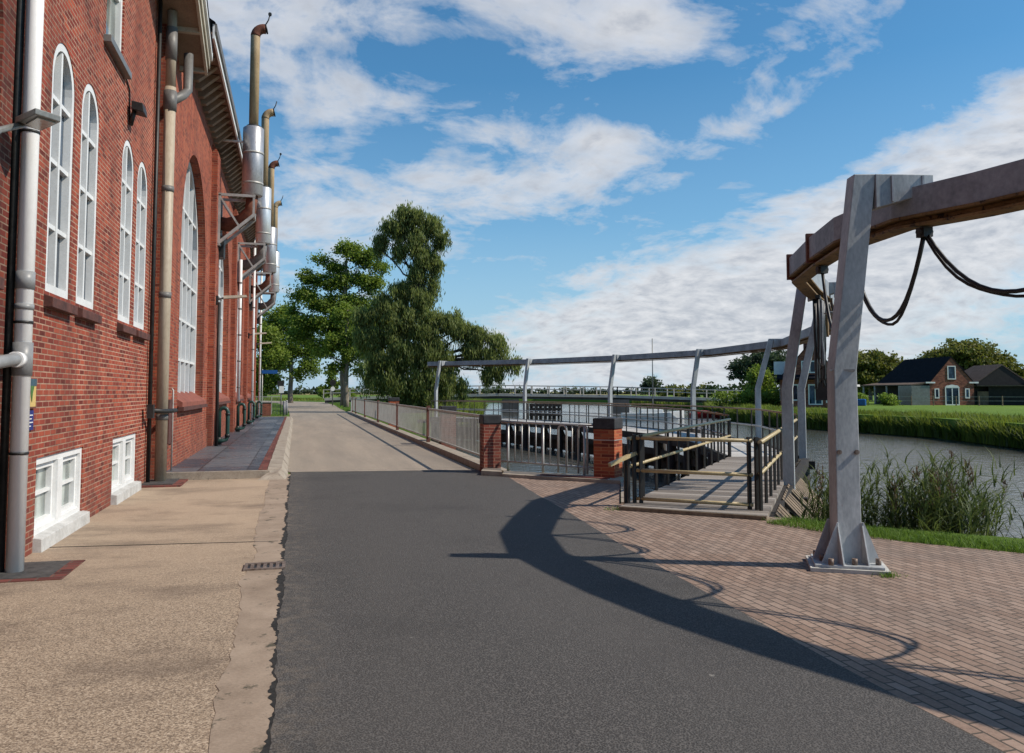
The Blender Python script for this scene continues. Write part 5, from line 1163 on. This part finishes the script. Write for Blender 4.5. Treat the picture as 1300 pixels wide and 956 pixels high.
# helper: blobs given by (pixel-like) azimuth offsets are avoided; all crowns are placed in metres round the trunk
def crown(base, spec): return [(base[0] + a, base[1] + b_, base[2] + c, rx, ry, rz, w_) for a, b_, c, rx, ry, rz, w_ in spec]
W0 = (9.9, 62.5, 0)
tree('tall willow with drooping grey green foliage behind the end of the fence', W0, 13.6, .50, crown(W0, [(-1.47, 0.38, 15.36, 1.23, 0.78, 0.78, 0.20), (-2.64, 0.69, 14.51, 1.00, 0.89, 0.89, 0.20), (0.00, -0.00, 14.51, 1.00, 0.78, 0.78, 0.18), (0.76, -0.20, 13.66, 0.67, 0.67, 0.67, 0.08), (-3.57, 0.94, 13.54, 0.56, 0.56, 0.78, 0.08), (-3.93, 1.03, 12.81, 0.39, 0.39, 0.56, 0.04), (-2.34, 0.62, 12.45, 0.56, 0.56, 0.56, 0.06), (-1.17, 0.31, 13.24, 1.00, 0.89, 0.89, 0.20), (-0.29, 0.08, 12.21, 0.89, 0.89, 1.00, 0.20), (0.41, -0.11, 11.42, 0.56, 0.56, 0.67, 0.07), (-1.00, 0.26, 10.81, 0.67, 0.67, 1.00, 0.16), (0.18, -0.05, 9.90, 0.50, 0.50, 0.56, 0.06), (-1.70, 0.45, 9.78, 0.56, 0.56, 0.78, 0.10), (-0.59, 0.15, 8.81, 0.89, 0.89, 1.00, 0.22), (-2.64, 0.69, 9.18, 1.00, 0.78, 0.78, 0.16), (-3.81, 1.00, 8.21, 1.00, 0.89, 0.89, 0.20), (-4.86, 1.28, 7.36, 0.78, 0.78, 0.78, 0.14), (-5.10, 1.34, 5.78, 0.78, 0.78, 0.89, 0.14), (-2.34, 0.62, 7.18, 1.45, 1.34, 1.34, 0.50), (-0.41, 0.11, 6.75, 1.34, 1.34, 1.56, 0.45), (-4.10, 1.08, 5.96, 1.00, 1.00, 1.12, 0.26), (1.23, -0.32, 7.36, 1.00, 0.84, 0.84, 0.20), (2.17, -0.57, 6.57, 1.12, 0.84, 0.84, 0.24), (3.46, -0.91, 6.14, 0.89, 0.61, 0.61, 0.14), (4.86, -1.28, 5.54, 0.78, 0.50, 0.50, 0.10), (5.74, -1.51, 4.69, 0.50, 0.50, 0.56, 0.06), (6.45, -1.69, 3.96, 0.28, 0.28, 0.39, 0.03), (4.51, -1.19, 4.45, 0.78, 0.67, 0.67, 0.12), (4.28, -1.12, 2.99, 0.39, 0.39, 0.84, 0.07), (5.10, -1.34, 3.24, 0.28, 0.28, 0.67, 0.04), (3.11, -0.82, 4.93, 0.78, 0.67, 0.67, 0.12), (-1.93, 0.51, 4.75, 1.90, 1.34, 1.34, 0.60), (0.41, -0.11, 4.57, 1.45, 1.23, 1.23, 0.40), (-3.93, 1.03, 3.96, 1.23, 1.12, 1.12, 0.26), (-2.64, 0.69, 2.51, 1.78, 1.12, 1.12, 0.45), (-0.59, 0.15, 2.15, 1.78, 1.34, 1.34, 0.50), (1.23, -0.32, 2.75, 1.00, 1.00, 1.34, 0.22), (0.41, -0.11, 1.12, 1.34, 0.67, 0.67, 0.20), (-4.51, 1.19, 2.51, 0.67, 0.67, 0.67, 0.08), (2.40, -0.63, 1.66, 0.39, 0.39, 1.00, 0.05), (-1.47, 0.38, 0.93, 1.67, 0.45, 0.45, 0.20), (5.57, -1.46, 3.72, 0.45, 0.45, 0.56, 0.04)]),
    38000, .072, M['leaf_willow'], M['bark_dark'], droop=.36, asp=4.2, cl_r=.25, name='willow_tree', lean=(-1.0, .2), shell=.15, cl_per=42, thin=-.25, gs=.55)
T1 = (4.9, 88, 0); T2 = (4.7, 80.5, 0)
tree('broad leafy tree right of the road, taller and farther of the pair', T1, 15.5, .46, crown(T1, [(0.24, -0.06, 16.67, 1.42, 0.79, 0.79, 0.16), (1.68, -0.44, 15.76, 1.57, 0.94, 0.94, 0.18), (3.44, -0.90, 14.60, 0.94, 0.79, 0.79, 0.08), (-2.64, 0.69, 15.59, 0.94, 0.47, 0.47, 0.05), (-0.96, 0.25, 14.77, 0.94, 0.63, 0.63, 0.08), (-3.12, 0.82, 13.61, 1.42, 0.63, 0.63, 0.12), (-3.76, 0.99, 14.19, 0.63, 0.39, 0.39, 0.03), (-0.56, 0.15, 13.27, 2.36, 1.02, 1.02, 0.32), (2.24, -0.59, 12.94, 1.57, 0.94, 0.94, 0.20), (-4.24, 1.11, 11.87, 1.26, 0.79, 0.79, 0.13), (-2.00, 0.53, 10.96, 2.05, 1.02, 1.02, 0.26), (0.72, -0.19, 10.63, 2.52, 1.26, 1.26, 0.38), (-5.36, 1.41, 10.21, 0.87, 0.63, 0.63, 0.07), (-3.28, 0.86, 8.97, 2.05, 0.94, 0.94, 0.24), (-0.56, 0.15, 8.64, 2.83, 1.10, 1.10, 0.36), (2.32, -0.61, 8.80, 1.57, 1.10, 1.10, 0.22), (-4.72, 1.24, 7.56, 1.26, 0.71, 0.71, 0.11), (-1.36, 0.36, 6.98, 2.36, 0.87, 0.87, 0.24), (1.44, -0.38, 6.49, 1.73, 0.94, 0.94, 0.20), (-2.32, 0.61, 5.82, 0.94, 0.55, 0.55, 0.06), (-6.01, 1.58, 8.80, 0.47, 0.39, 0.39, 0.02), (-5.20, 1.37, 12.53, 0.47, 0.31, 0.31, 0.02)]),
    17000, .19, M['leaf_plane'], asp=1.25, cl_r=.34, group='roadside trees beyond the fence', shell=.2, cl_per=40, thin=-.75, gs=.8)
tree('leafy tree right of the road with slimmer trunk, nearer of the pair', T2, 9.5, .30, crown(T2, [(-0.29, 0.08, 9.14, 1.30, 1.01, 1.01, 0.16), (0.88, -0.23, 7.31, 1.30, 0.87, 0.87, 0.16), (-0.74, 0.19, 6.40, 1.45, 0.87, 0.87, 0.18), (-1.99, 0.52, 5.18, 0.80, 0.51, 0.51, 0.06), (0.59, -0.15, 5.18, 1.16, 0.80, 0.80, 0.13), (-0.29, 0.08, 4.42, 0.94, 0.58, 0.58, 0.07), (-1.33, 0.35, 3.81, 0.51, 0.43, 0.43, 0.03), (1.18, -0.31, 3.81, 0.51, 0.51, 0.58, 0.03), (1.77, -0.46, 5.79, 0.72, 0.72, 0.72, 0.07)]),
    15000, .18, M['leaf_plane'], asp=1.25, cl_r=.32, group='roadside trees beyond the fence', shell=.2, cl_per=40, thin=-.75, gs=.8)
T3 = (-.7, 118, 0)
tree('leafy tree with pale trunk left of the road bend', T3, 10.5, .40, crown(T3, [(-1.48, 0.39, 12.01, 2.08, 1.46, 1.46, 0.26), (0.64, -0.17, 10.92, 2.08, 1.46, 1.46, 0.24), (-2.76, 0.72, 9.49, 2.50, 1.87, 1.87, 0.30), (1.27, -0.33, 8.72, 1.87, 1.25, 1.25, 0.20), (-0.64, 0.17, 7.30, 2.50, 1.25, 1.25, 0.28), (2.54, -0.67, 7.30, 1.25, 0.94, 0.94, 0.10), (2.33, -0.61, 5.44, 1.25, 0.94, 0.94, 0.10), (-2.23, 0.58, 5.66, 2.08, 1.46, 1.46, 0.22), (1.06, -0.28, 4.12, 0.94, 0.83, 0.83, 0.06), (3.07, -0.81, 4.56, 0.73, 0.73, 0.83, 0.04)]),
    15000, .25, M['leaf_plane'], asp=1.25, cl_r=.46, group='roadside trees beyond the fence', shell=.2, cl_per=40, thin=-.75, gs=.8)
T4 = (-4.6, 84, 0)
tree('dark leafy tree directly behind the far corner of the hall', T4, 5.5, .25, crown(T4, [(1.65, -0.43, 6.79, 1.24, 1.08, 1.08, 0.30), (2.17, -0.57, 4.86, 1.24, 1.08, 1.08, 0.30), (1.27, -0.33, 3.69, 1.08, 1.08, 1.08, 0.30), (2.02, -0.53, 2.53, 0.93, 0.78, 0.78, 0.18), (1.12, -0.30, 1.76, 0.78, 0.78, 0.78, 0.10)]),
    20000, .20, M['leaf_plane'], asp=1.25, cl_r=.3, group='roadside trees beyond the fence', shell=.2, cl_per=40, thin=-.75, gs=.8)
T5 = (5.5, 135, 0)
tree('small thin young tree past the road bend', T5, 4.5, .09, crown(T5, [(0, 0, 4.2, .8, .8, 1.3, .12), (.5, 0, 2.4, 1.3, 1, 1.0, .2), (-1.3, 0, 1.6, .9, .9, 1.0, .14), (2.4, 0, 1.2, 1.1, 1, .9, .14)]), 6000, .30, M['leaf_plane'], asp=1.3, cl_r=.3)
# right bank trees
for k, (x, y, sc, lb, m_) in enumerate([(101, 106, 1.0, 'largest rounded tree behind the brown barn roof', 'leaf_olive'), (88.5, 112, .82, 'rounded olive green tree behind the black farmhouse roof', 'leaf_olive'), (82, 131, .95, 'blue green tree at the left end of the farm trees', 'leaf_far'), (120, 96, .8, 'tree at the right edge behind the green shed', 'leaf_plane'), (95, 120, .7, 'darker tree between the two rounded farm trees', 'leaf_plane')]):
    B0 = (x, y, 0)
    tree(lb, B0, 6.5 * sc, .4 * sc, crown(B0, [(0, 0, 7.4 * sc, 4.6 * sc, 4 * sc, 2.1 * sc, .9), (-3.6 * sc, 2 * sc, 5.9 * sc, 3.2 * sc, 3 * sc, 1.9 * sc, .6), (3.7 * sc, -2 * sc, 5.6 * sc, 3.2 * sc, 3 * sc, 2.0 * sc, .6), (0, 0, 4.6 * sc, 4.6 * sc, 4 * sc, 2.0 * sc, .7), (5.6 * sc, -4 * sc, 4.0 * sc, 2 * sc, 2 * sc, 1.8 * sc, .3)]),
         11000, .34, M[m_], asp=1.3, cl_r=.42, group='trees round the farm', shell=.35)
B0 = (47.5, 78, 0)
tree('dark bushy tree left of the villa', B0, 3.6, .22, crown(B0, [(.3, 0, 3.2, 1.0, 1.0, 1.0, .25), (.6, 0, 1.9, 1.2, 1.1, 1.0, .3), (-.4, 0, 1.3, .9, .9, .9, .2)]), 7000, .2, M['leaf_plane'], asp=1.3, cl_r=.28)
B0 = (64, 142, 0)
tree('tiny round tree far beyond the bridge', B0, 2.8, .2, crown(B0, [(0, 0, 2.9, 1.7, 1.6, 1.5, .4)]), 4000, .35, M['leaf_far'], asp=1.3, cl_r=.4)
for k, (x, y, lb) in enumerate([(62.3, 81.0, 'left round yellow green shrub before the annex'), (65.0, 79.0, 'right round yellow green shrub before the annex')]):
    t = thing('shrub', lb, 'shrub', (x, y, 0), 'clipped shrubs before the annex')
    V, T = leaves([(x, y, .65, 1.0, 1.0, .68, 1)], 2600, .16, 0, 1.3, .16, .5, 20); quads_obj('foliage', V, T + .2, M['shrub'], t, (x, y, 0))
    MB().tube([(x, y, 0), (x, y, .6)], .08, 6).build('stem', M['bark'], t)
t = thing('hedge', 'green hedge on the far bank left of the villa', 'hedge', (45, 77, 0))
V, T = leaves([(43 + k * .9, 78 - k * .45, .75, .9, .8, .8, 1) for k in range(7)], 900, .16, 0, 1.3, .18, .5, 20); quads_obj('foliage', V, T + .1, M['shrub'], t, (45, 77, 0))
MB().bar((43, 78, .3), (48.4, 75.3, .3), .2, .5).build('stem', M['bark_dark'], t)
def wood(name, pts, h, size, n, mat, seed=0):
    bl = []
    rr = random.Random(seed)
    for (a, c) in zip(pts, pts[1:]):
        k = max(1, int(math.dist(a, c) / (h * .55)))
        for i in range(k): u_ = i / k; hh_ = h * rr.uniform(.35, 1.15); bl.append((a[0] + (c[0] - a[0]) * u_, a[1] + (c[1] - a[1]) * u_, hh_ * .5, h * .8, h * .8, hh_ * .55, 1))
    V, T = leaves(bl, n, size, 0, 1.2, size * .8, .3, 14); o = quads_obj(name, V, T, mat); tag(o, kind='stuff'); return o
o = wood('distant_wood', [(-60, 420), (60, 440), (170, 430), (300, 380)], 3.2, 1.3, 60, M['leaf_far'], 1); tag(o, 'thin line of distant trees along the horizon', 'trees')
o = wood('distant_wood', [(150, 330), (175, 320), (230, 280)], 4.5, 1.4, 110, M['leaf_far'], 2); tag(o, 'low distant woodland right of the bridge on the horizon', 'trees')
o = wood('distant_wood', [(66, 140), (76, 134), (84, 128)], 2.6, .5, 160, M['leaf_olive'], 5); tag(o, 'low bushes beyond the right end of the bridge', 'bushes')

# ================================================================== REEDS AND GRASS
def blades(P, h, wdt, lean, mat, name, label, cat, segs=3, tint=None, parent=None, bend=1.0):
    """curved tapering blades: P (n,3), h (n,), lean (n,2)"""
    n = len(P); Vs = []; Ts = []
    side = RNG.normal(size=(n, 2)); side /= np.linalg.norm(side, axis=1, keepdims=True)
    tb = tint if tint is not None else RNG.uniform(.1, 1, n)
    prev = None
    for k in range(segs + 1):
        u_ = k / segs; c = P.copy(); c[:, 2] += h * u_ * (1 - .18 * u_ * bend * np.minimum(1, np.linalg.norm(lean, axis=1))); c[:, :2] += lean * (h * u_ ** 2)[:, None]
        w_ = (wdt * (1 - u_) ** .7)[:, None] if hasattr(wdt, '__len__') else wdt * (1 - u_) ** .7
        l = c.copy(); r = c.copy(); l[:, :2] -= side * w_; r[:, :2] += side * w_
        if prev is not None: Vs.append(np.stack([prev[0], prev[1], r, l], 1)); Ts.append(tb * (.55 + .45 * u_))
        prev = (l, r)
    o = quads_obj(name, np.concatenate(Vs), np.concatenate(Ts), mat, parent); tag(o, label, cat, kind='stuff'); return o
def on_line(pts, n, spread_lo, spread_hi):
    seg = [(Vector(a), Vector(c)) for a, c in zip(pts, pts[1:])]; ln = np.array([(c - a).length for a, c in seg]); ix = RNG.choice(len(seg), n, p=ln / ln.sum())
    out = np.zeros((n, 3))
    for i, k in enumerate(ix):
        a, c = seg[k]; u_ = RNG.random(); d = (c - a).normalized(); p = a.lerp(c, u_); m_ = Vector((d.y, -d.x)) * RNG.uniform(spread_lo, spread_hi); out[i, :2] = (p.x + m_.x, p.y + m_.y)
    return out
# near bank reeds: stems with many arching leaves
def reed_bed(centers, label):
    P = []; H = []; Ln = []; W = []; T = []; SP = []; SH = []; PV = []
    for (x, y, z, sp_, n, hm) in centers:
        q = RNG.normal(size=(n, 2)) * sp_
        for i in range(n):
            px, py = x + q[i, 0], y + q[i, 1]; h = hm * RNG.uniform(.6, 1.12); l = RNG.normal(size=2) * .10 + np.array([.10, -.04]); tn = RNG.uniform(.05, .95)
            SP.append((px, py, z)); SH.append((h, l[0], l[1], tn))
            for k in range(int(9 + h * 4)):
                u_ = RNG.uniform(.18, 1.0); P.append((px + l[0] * h * u_ ** 2, py + l[1] * h * u_ ** 2, z + h * u_ * .97)); a = RNG.uniform(0, 6.28)
                H.append(RNG.uniform(.14, .34)); r = RNG.uniform(.5, 1.7); Ln.append((math.cos(a) * r + .25, math.sin(a) * r)); W.append(RNG.uniform(.006, .012)); T.append(np.clip(tn + RNG.normal(0, .18), 0, 1))
            if RNG.random() < .11: PV.append((px + l[0] * h, py + l[1] * h, z + h * .95))
    blades(np.array(P), np.array(H), np.array(W), np.array(Ln), M['leaf_reed'], 'reeds', label, 'reeds', 3, np.array(T))
    SH = np.array(SH); blades(np.array(SP), SH[:, 0], np.full(len(SP), .006), SH[:, 1:3], M['leaf_reed'], 'reed_stems', 'upright stems of the near reed bed', 'reeds', 4, SH[:, 3] * .6)
    PV = np.array(PV); PP = np.repeat(PV, 22, 0) + RNG.normal(size=(len(PV) * 22, 3)) * np.array([.018, .018, .06]); blades(PP, RNG.uniform(.04, .10, len(PP)), np.full(len(PP), .008), RNG.normal(size=(len(PP), 2)) * .5, M['plume'], 'reed_plumes', 'brown feathery plumes on the near reeds', 'reeds', 2)
reed_bed([(7.35, 8.6, -.75, .24, 130, 1.42), (7.75, 8.3, -.75, .22, 90, 1.35), (7.6, 8.3, -.7, .4, 30, 1.2), (7.0, 8.95, -.6, .20, 50, 1.2), (6.55, 9.35, -.55, .16, 36, 1.0), (8.5, 7.6, -.7, .20, 22, 1.0), (9.0, 7.15, -.7, .18, 14, .95), (9.5, 6.75, -.65, .20, 18, 1.1), (10.2, 6.2, -.6, .25, 45, 1.65), (10.9, 5.5, -.6, .3, 50, 1.8), (11.8, 4.4, -.6, .4, 50, 1.8)], 'tall green reeds with arching leaves on the near bank')
# bank soil slope behind the verge
b = MB(); bl_ = [(5.95, 9.5), (6.9, 8.35), (8.1, 7.05), (10, 4.6), (13, 1.6), (20, -8)]
for (a_, c_) in zip(bl_, bl_[1:]):
    a_ = Vector(a_); c_ = Vector(c_); o_ = Vector((.75, .65)) * 1.6
    b.quad((*a_, -.02), (*c_, -.02), (*(c_ + o_), -1.5), (*(a_ + o_), -1.5))
struct(b, 'bank_slope', M['soil'])
# verge grass strip (blades)
vl_ = [(5.85, 9.05), (6.15, 8.2), (6.9, 7.2), (7.9, 6.1), (9.6, 4.1), (12, 1.4)]
P = on_line(vl_, 16000, -.30, .32); P[:, 2] = -.01
blades(P, RNG.uniform(.03, .11, len(P)), np.full(len(P), .005), RNG.normal(size=(len(P), 2)) * .6, M['grassblade'], 'grass', 'short bright grass strip between paving and reeds', 'grass', 2)
P = on_line([(4.1, 61), (4.1, 75), (4.6, 100)], 9000, -.2, 3.2); P[:, 2] = -.01
blades(P, RNG.uniform(.08, .25, len(P)), np.full(len(P), .03), RNG.normal(size=(len(P), 2)) * .5, M['grassblade'], 'grass', 'sunlit grass under the trees right of the road', 'grass', 2)
P = on_line([(-.6, 51), (-.9, 75), (-2, 105)], 7000, -2.6, .0); P[:, 2] = -.01
blades(P, RNG.uniform(.06, .2, len(P)), np.full(len(P), .03), RNG.normal(size=(len(P), 2)) * .5, M['grassblade'], 'grass', 'sunlit grass left of the road past the hall', 'grass', 2)
# weeds in paving
P = np.concatenate([np.array([[4.98, 6.12, 0]]) + RNG.normal(size=(90, 3)) * [.05, .03, 0], np.array([[4.2, 10.5, 0]]) + RNG.normal(size=(60, 3)) * [.08, .06, 0], np.array([[5.72, 8.93, 0]]) + RNG.normal(size=(120, 3)) * [.08, .1, 0]]); P[:, 2] = 0
blades(P, RNG.uniform(.02, .07, len(P)), np.full(len(P), .004), RNG.normal(size=(len(P), 2)) * .8, M['grassblade'], 'weeds', 'small weeds growing in the paving joints', 'weeds', 2)
# far bank reeds
fl = [(34.0, 26), (35, 31), (38.6, 41), (38.8, 50), (38.4, 57), (42.2, 71), (47.4, 84), (53.5, 98)]
for n_, lo, hi, z_, h0, h1, lb in ((26000, -1.5, -.05, -1.15, .8, 1.75, 'dense dark reeds along the far canal bank'), (13000, -.1, 1.5, -.05, .12, .55, 'tall grass on top of the far canal bank')):
    P = on_line(fl, n_, lo, hi); P[:, 2] = z_
    patch = .5 + .5 * np.sin(P[:, 1] * 1.7 + 2 * np.sin(P[:, 0] * 2.3)); p2 = .5 + .5 * np.sin(P[:, 1] * .55 + P[:, 0] * .9)
    blades(P, RNG.uniform(h0, h1, len(P)) * (.68 + .30 * patch + .12 * p2), np.full(len(P), .045), RNG.normal(size=(len(P), 2)) * .32, M['leaf_bank'], 'bank_reeds', lb, 'reeds', 3, np.clip(.05 + .35 * patch * RNG.uniform(.2, 1.5, len(P)) + .35 * p2 * RNG.random(len(P)), 0, 1))
P = on_line([(57, 92), (64, 118), (72, 160)], 9000, -4, 1.5); P[:, 2] = -1.1
blades(P, RNG.uniform(.9, 2.0, len(P)), np.full(len(P), .12), RNG.normal(size=(len(P), 2)) * .28, M['leaf_bank'], 'bank_reeds', 'reeds on the far bank beyond the bridge', 'reeds', 2)
P = on_line([(10.2, 56), (13.5, 64), (16, 75), (20, 92), (23, 108)], 9000, -1.4, .8); P[:, 2] = -.7
blades(P, RNG.uniform(.7, 1.7, len(P)), np.full(len(P), .05), RNG.normal(size=(len(P), 2)) * .3, M['leaf_bank'], 'bank_reeds', 'reeds and weeds at the foot of the willow', 'reeds', 2)
P = on_line([(24, 122), (18, 136), (6, 150), (-30, 168)], 7000, -1.5, 1.5); P[:, 2] = -.6
blades(P, RNG.uniform(.6, 1.4, len(P)), np.full(len(P), .10), RNG.normal(size=(len(P), 2)) * .3, M['leaf_bank'], 'bank_reeds', 'reeds past the road bend', 'reeds', 2)

# ================================================================== SMALL THINGS PAST THE HALL
t = thing('street_sign', 'small blue street name sign at the far corner of the hall', 'sign', (-1.6, 52, 0))
MB().box(-2.05, -1.12, 51.98, 52.02, 2.68, 2.90).build('board', M['blue'], t); MB().tube([(-2.0, 52.04, 0), (-2.0, 52.04, 2.95)], .03, 8).build('pole', M['galv'], t)
t = thing('sign_post', 'post with a small white plate and dark box beyond the hall', 'sign post', (-.95, 56, 0))
MB().tube([(-.95, 56, 0), (-.95, 56, 2.3)], .04, 8).build('pole', M['corr'], t); MB().box(-1.08, -.78, 55.92, 55.95, 1.5, 1.95).build('plate', M['white'], t); MB().box(-1.2, -.78, 55.96, 56.1, 1.95, 2.3).build('box', M['iron'], t)
pillar(-1.75, 53, .26, 0, .85, .93, M['brick_pillar'], 'short brick pier in the grass just past the hall', 'brick_pier')
t = thing('garden_fence', 'low blue grey mesh fence behind the brick pier', 'fence', (-2.4, 57, 0))
b = MB(); b.bar((-3.4, 57, 1.25), (-.95, 57, 1.25), .05, .05); b.build('top_rail', M['galv'], t)
for k in range(5): MB().box(-3.4 + k * .6, -3.34 + k * .6, 56.97, 57.03, 0, 1.3).build('post', M['galv'], t)
b = MB()
for k in range(24): b.box(-3.38 + k * .10, -3.365 + k * .10, 57.0, 57.01, .1, 1.22)
b.build('bars', M['hose_grey'], t)
for k, (x, y) in enumerate([(-.72, 54), (-.62, 58)]):
    t = thing('bollard', ['nearer blue grey bollard in the grass past the hall', 'farther blue grey bollard in the grass past the hall'][k], 'bollard', (x, y, 0), 'bollards past the hall')
    MB().tube([(x, y, 0), (x, y, .95)], .09, 12).build('shaft', M['hose_grey'], t); MB().tube([(x, y, .95), (x, y, 1.0)], [.10, .06], 12).build('cap', M['galv'], t)
t = thing('road_sign', 'thin pole with a round dark sign at the road bend', 'road sign', (4.1, 95, 0))
MB().tube([(4.0, 95, 0), (4.0, 95, 3.0)], .06, 8).build('pole', M['corr'], t); MB().tube([(4.0, 94.9, 2.6), (4.0, 94.95, 2.6)], .35, 14).build('disc', M['iron'], t); MB().tube([(4.0, 94.9, 1.9), (4.0, 94.95, 1.9)], .25, 14).build('lower_disc', M['white'], t)
t = thing('small_post', 'slim white post in the grass before the fence end', 'post', (3.95, 61.5, 0))
MB().box(3.92, 3.98, 61.47, 61.53, 0, .95).build('shaft', M['white'], t); MB().box(3.91, 3.99, 61.46, 61.54, .95, 1.0).build('cap', M['galv'], t)
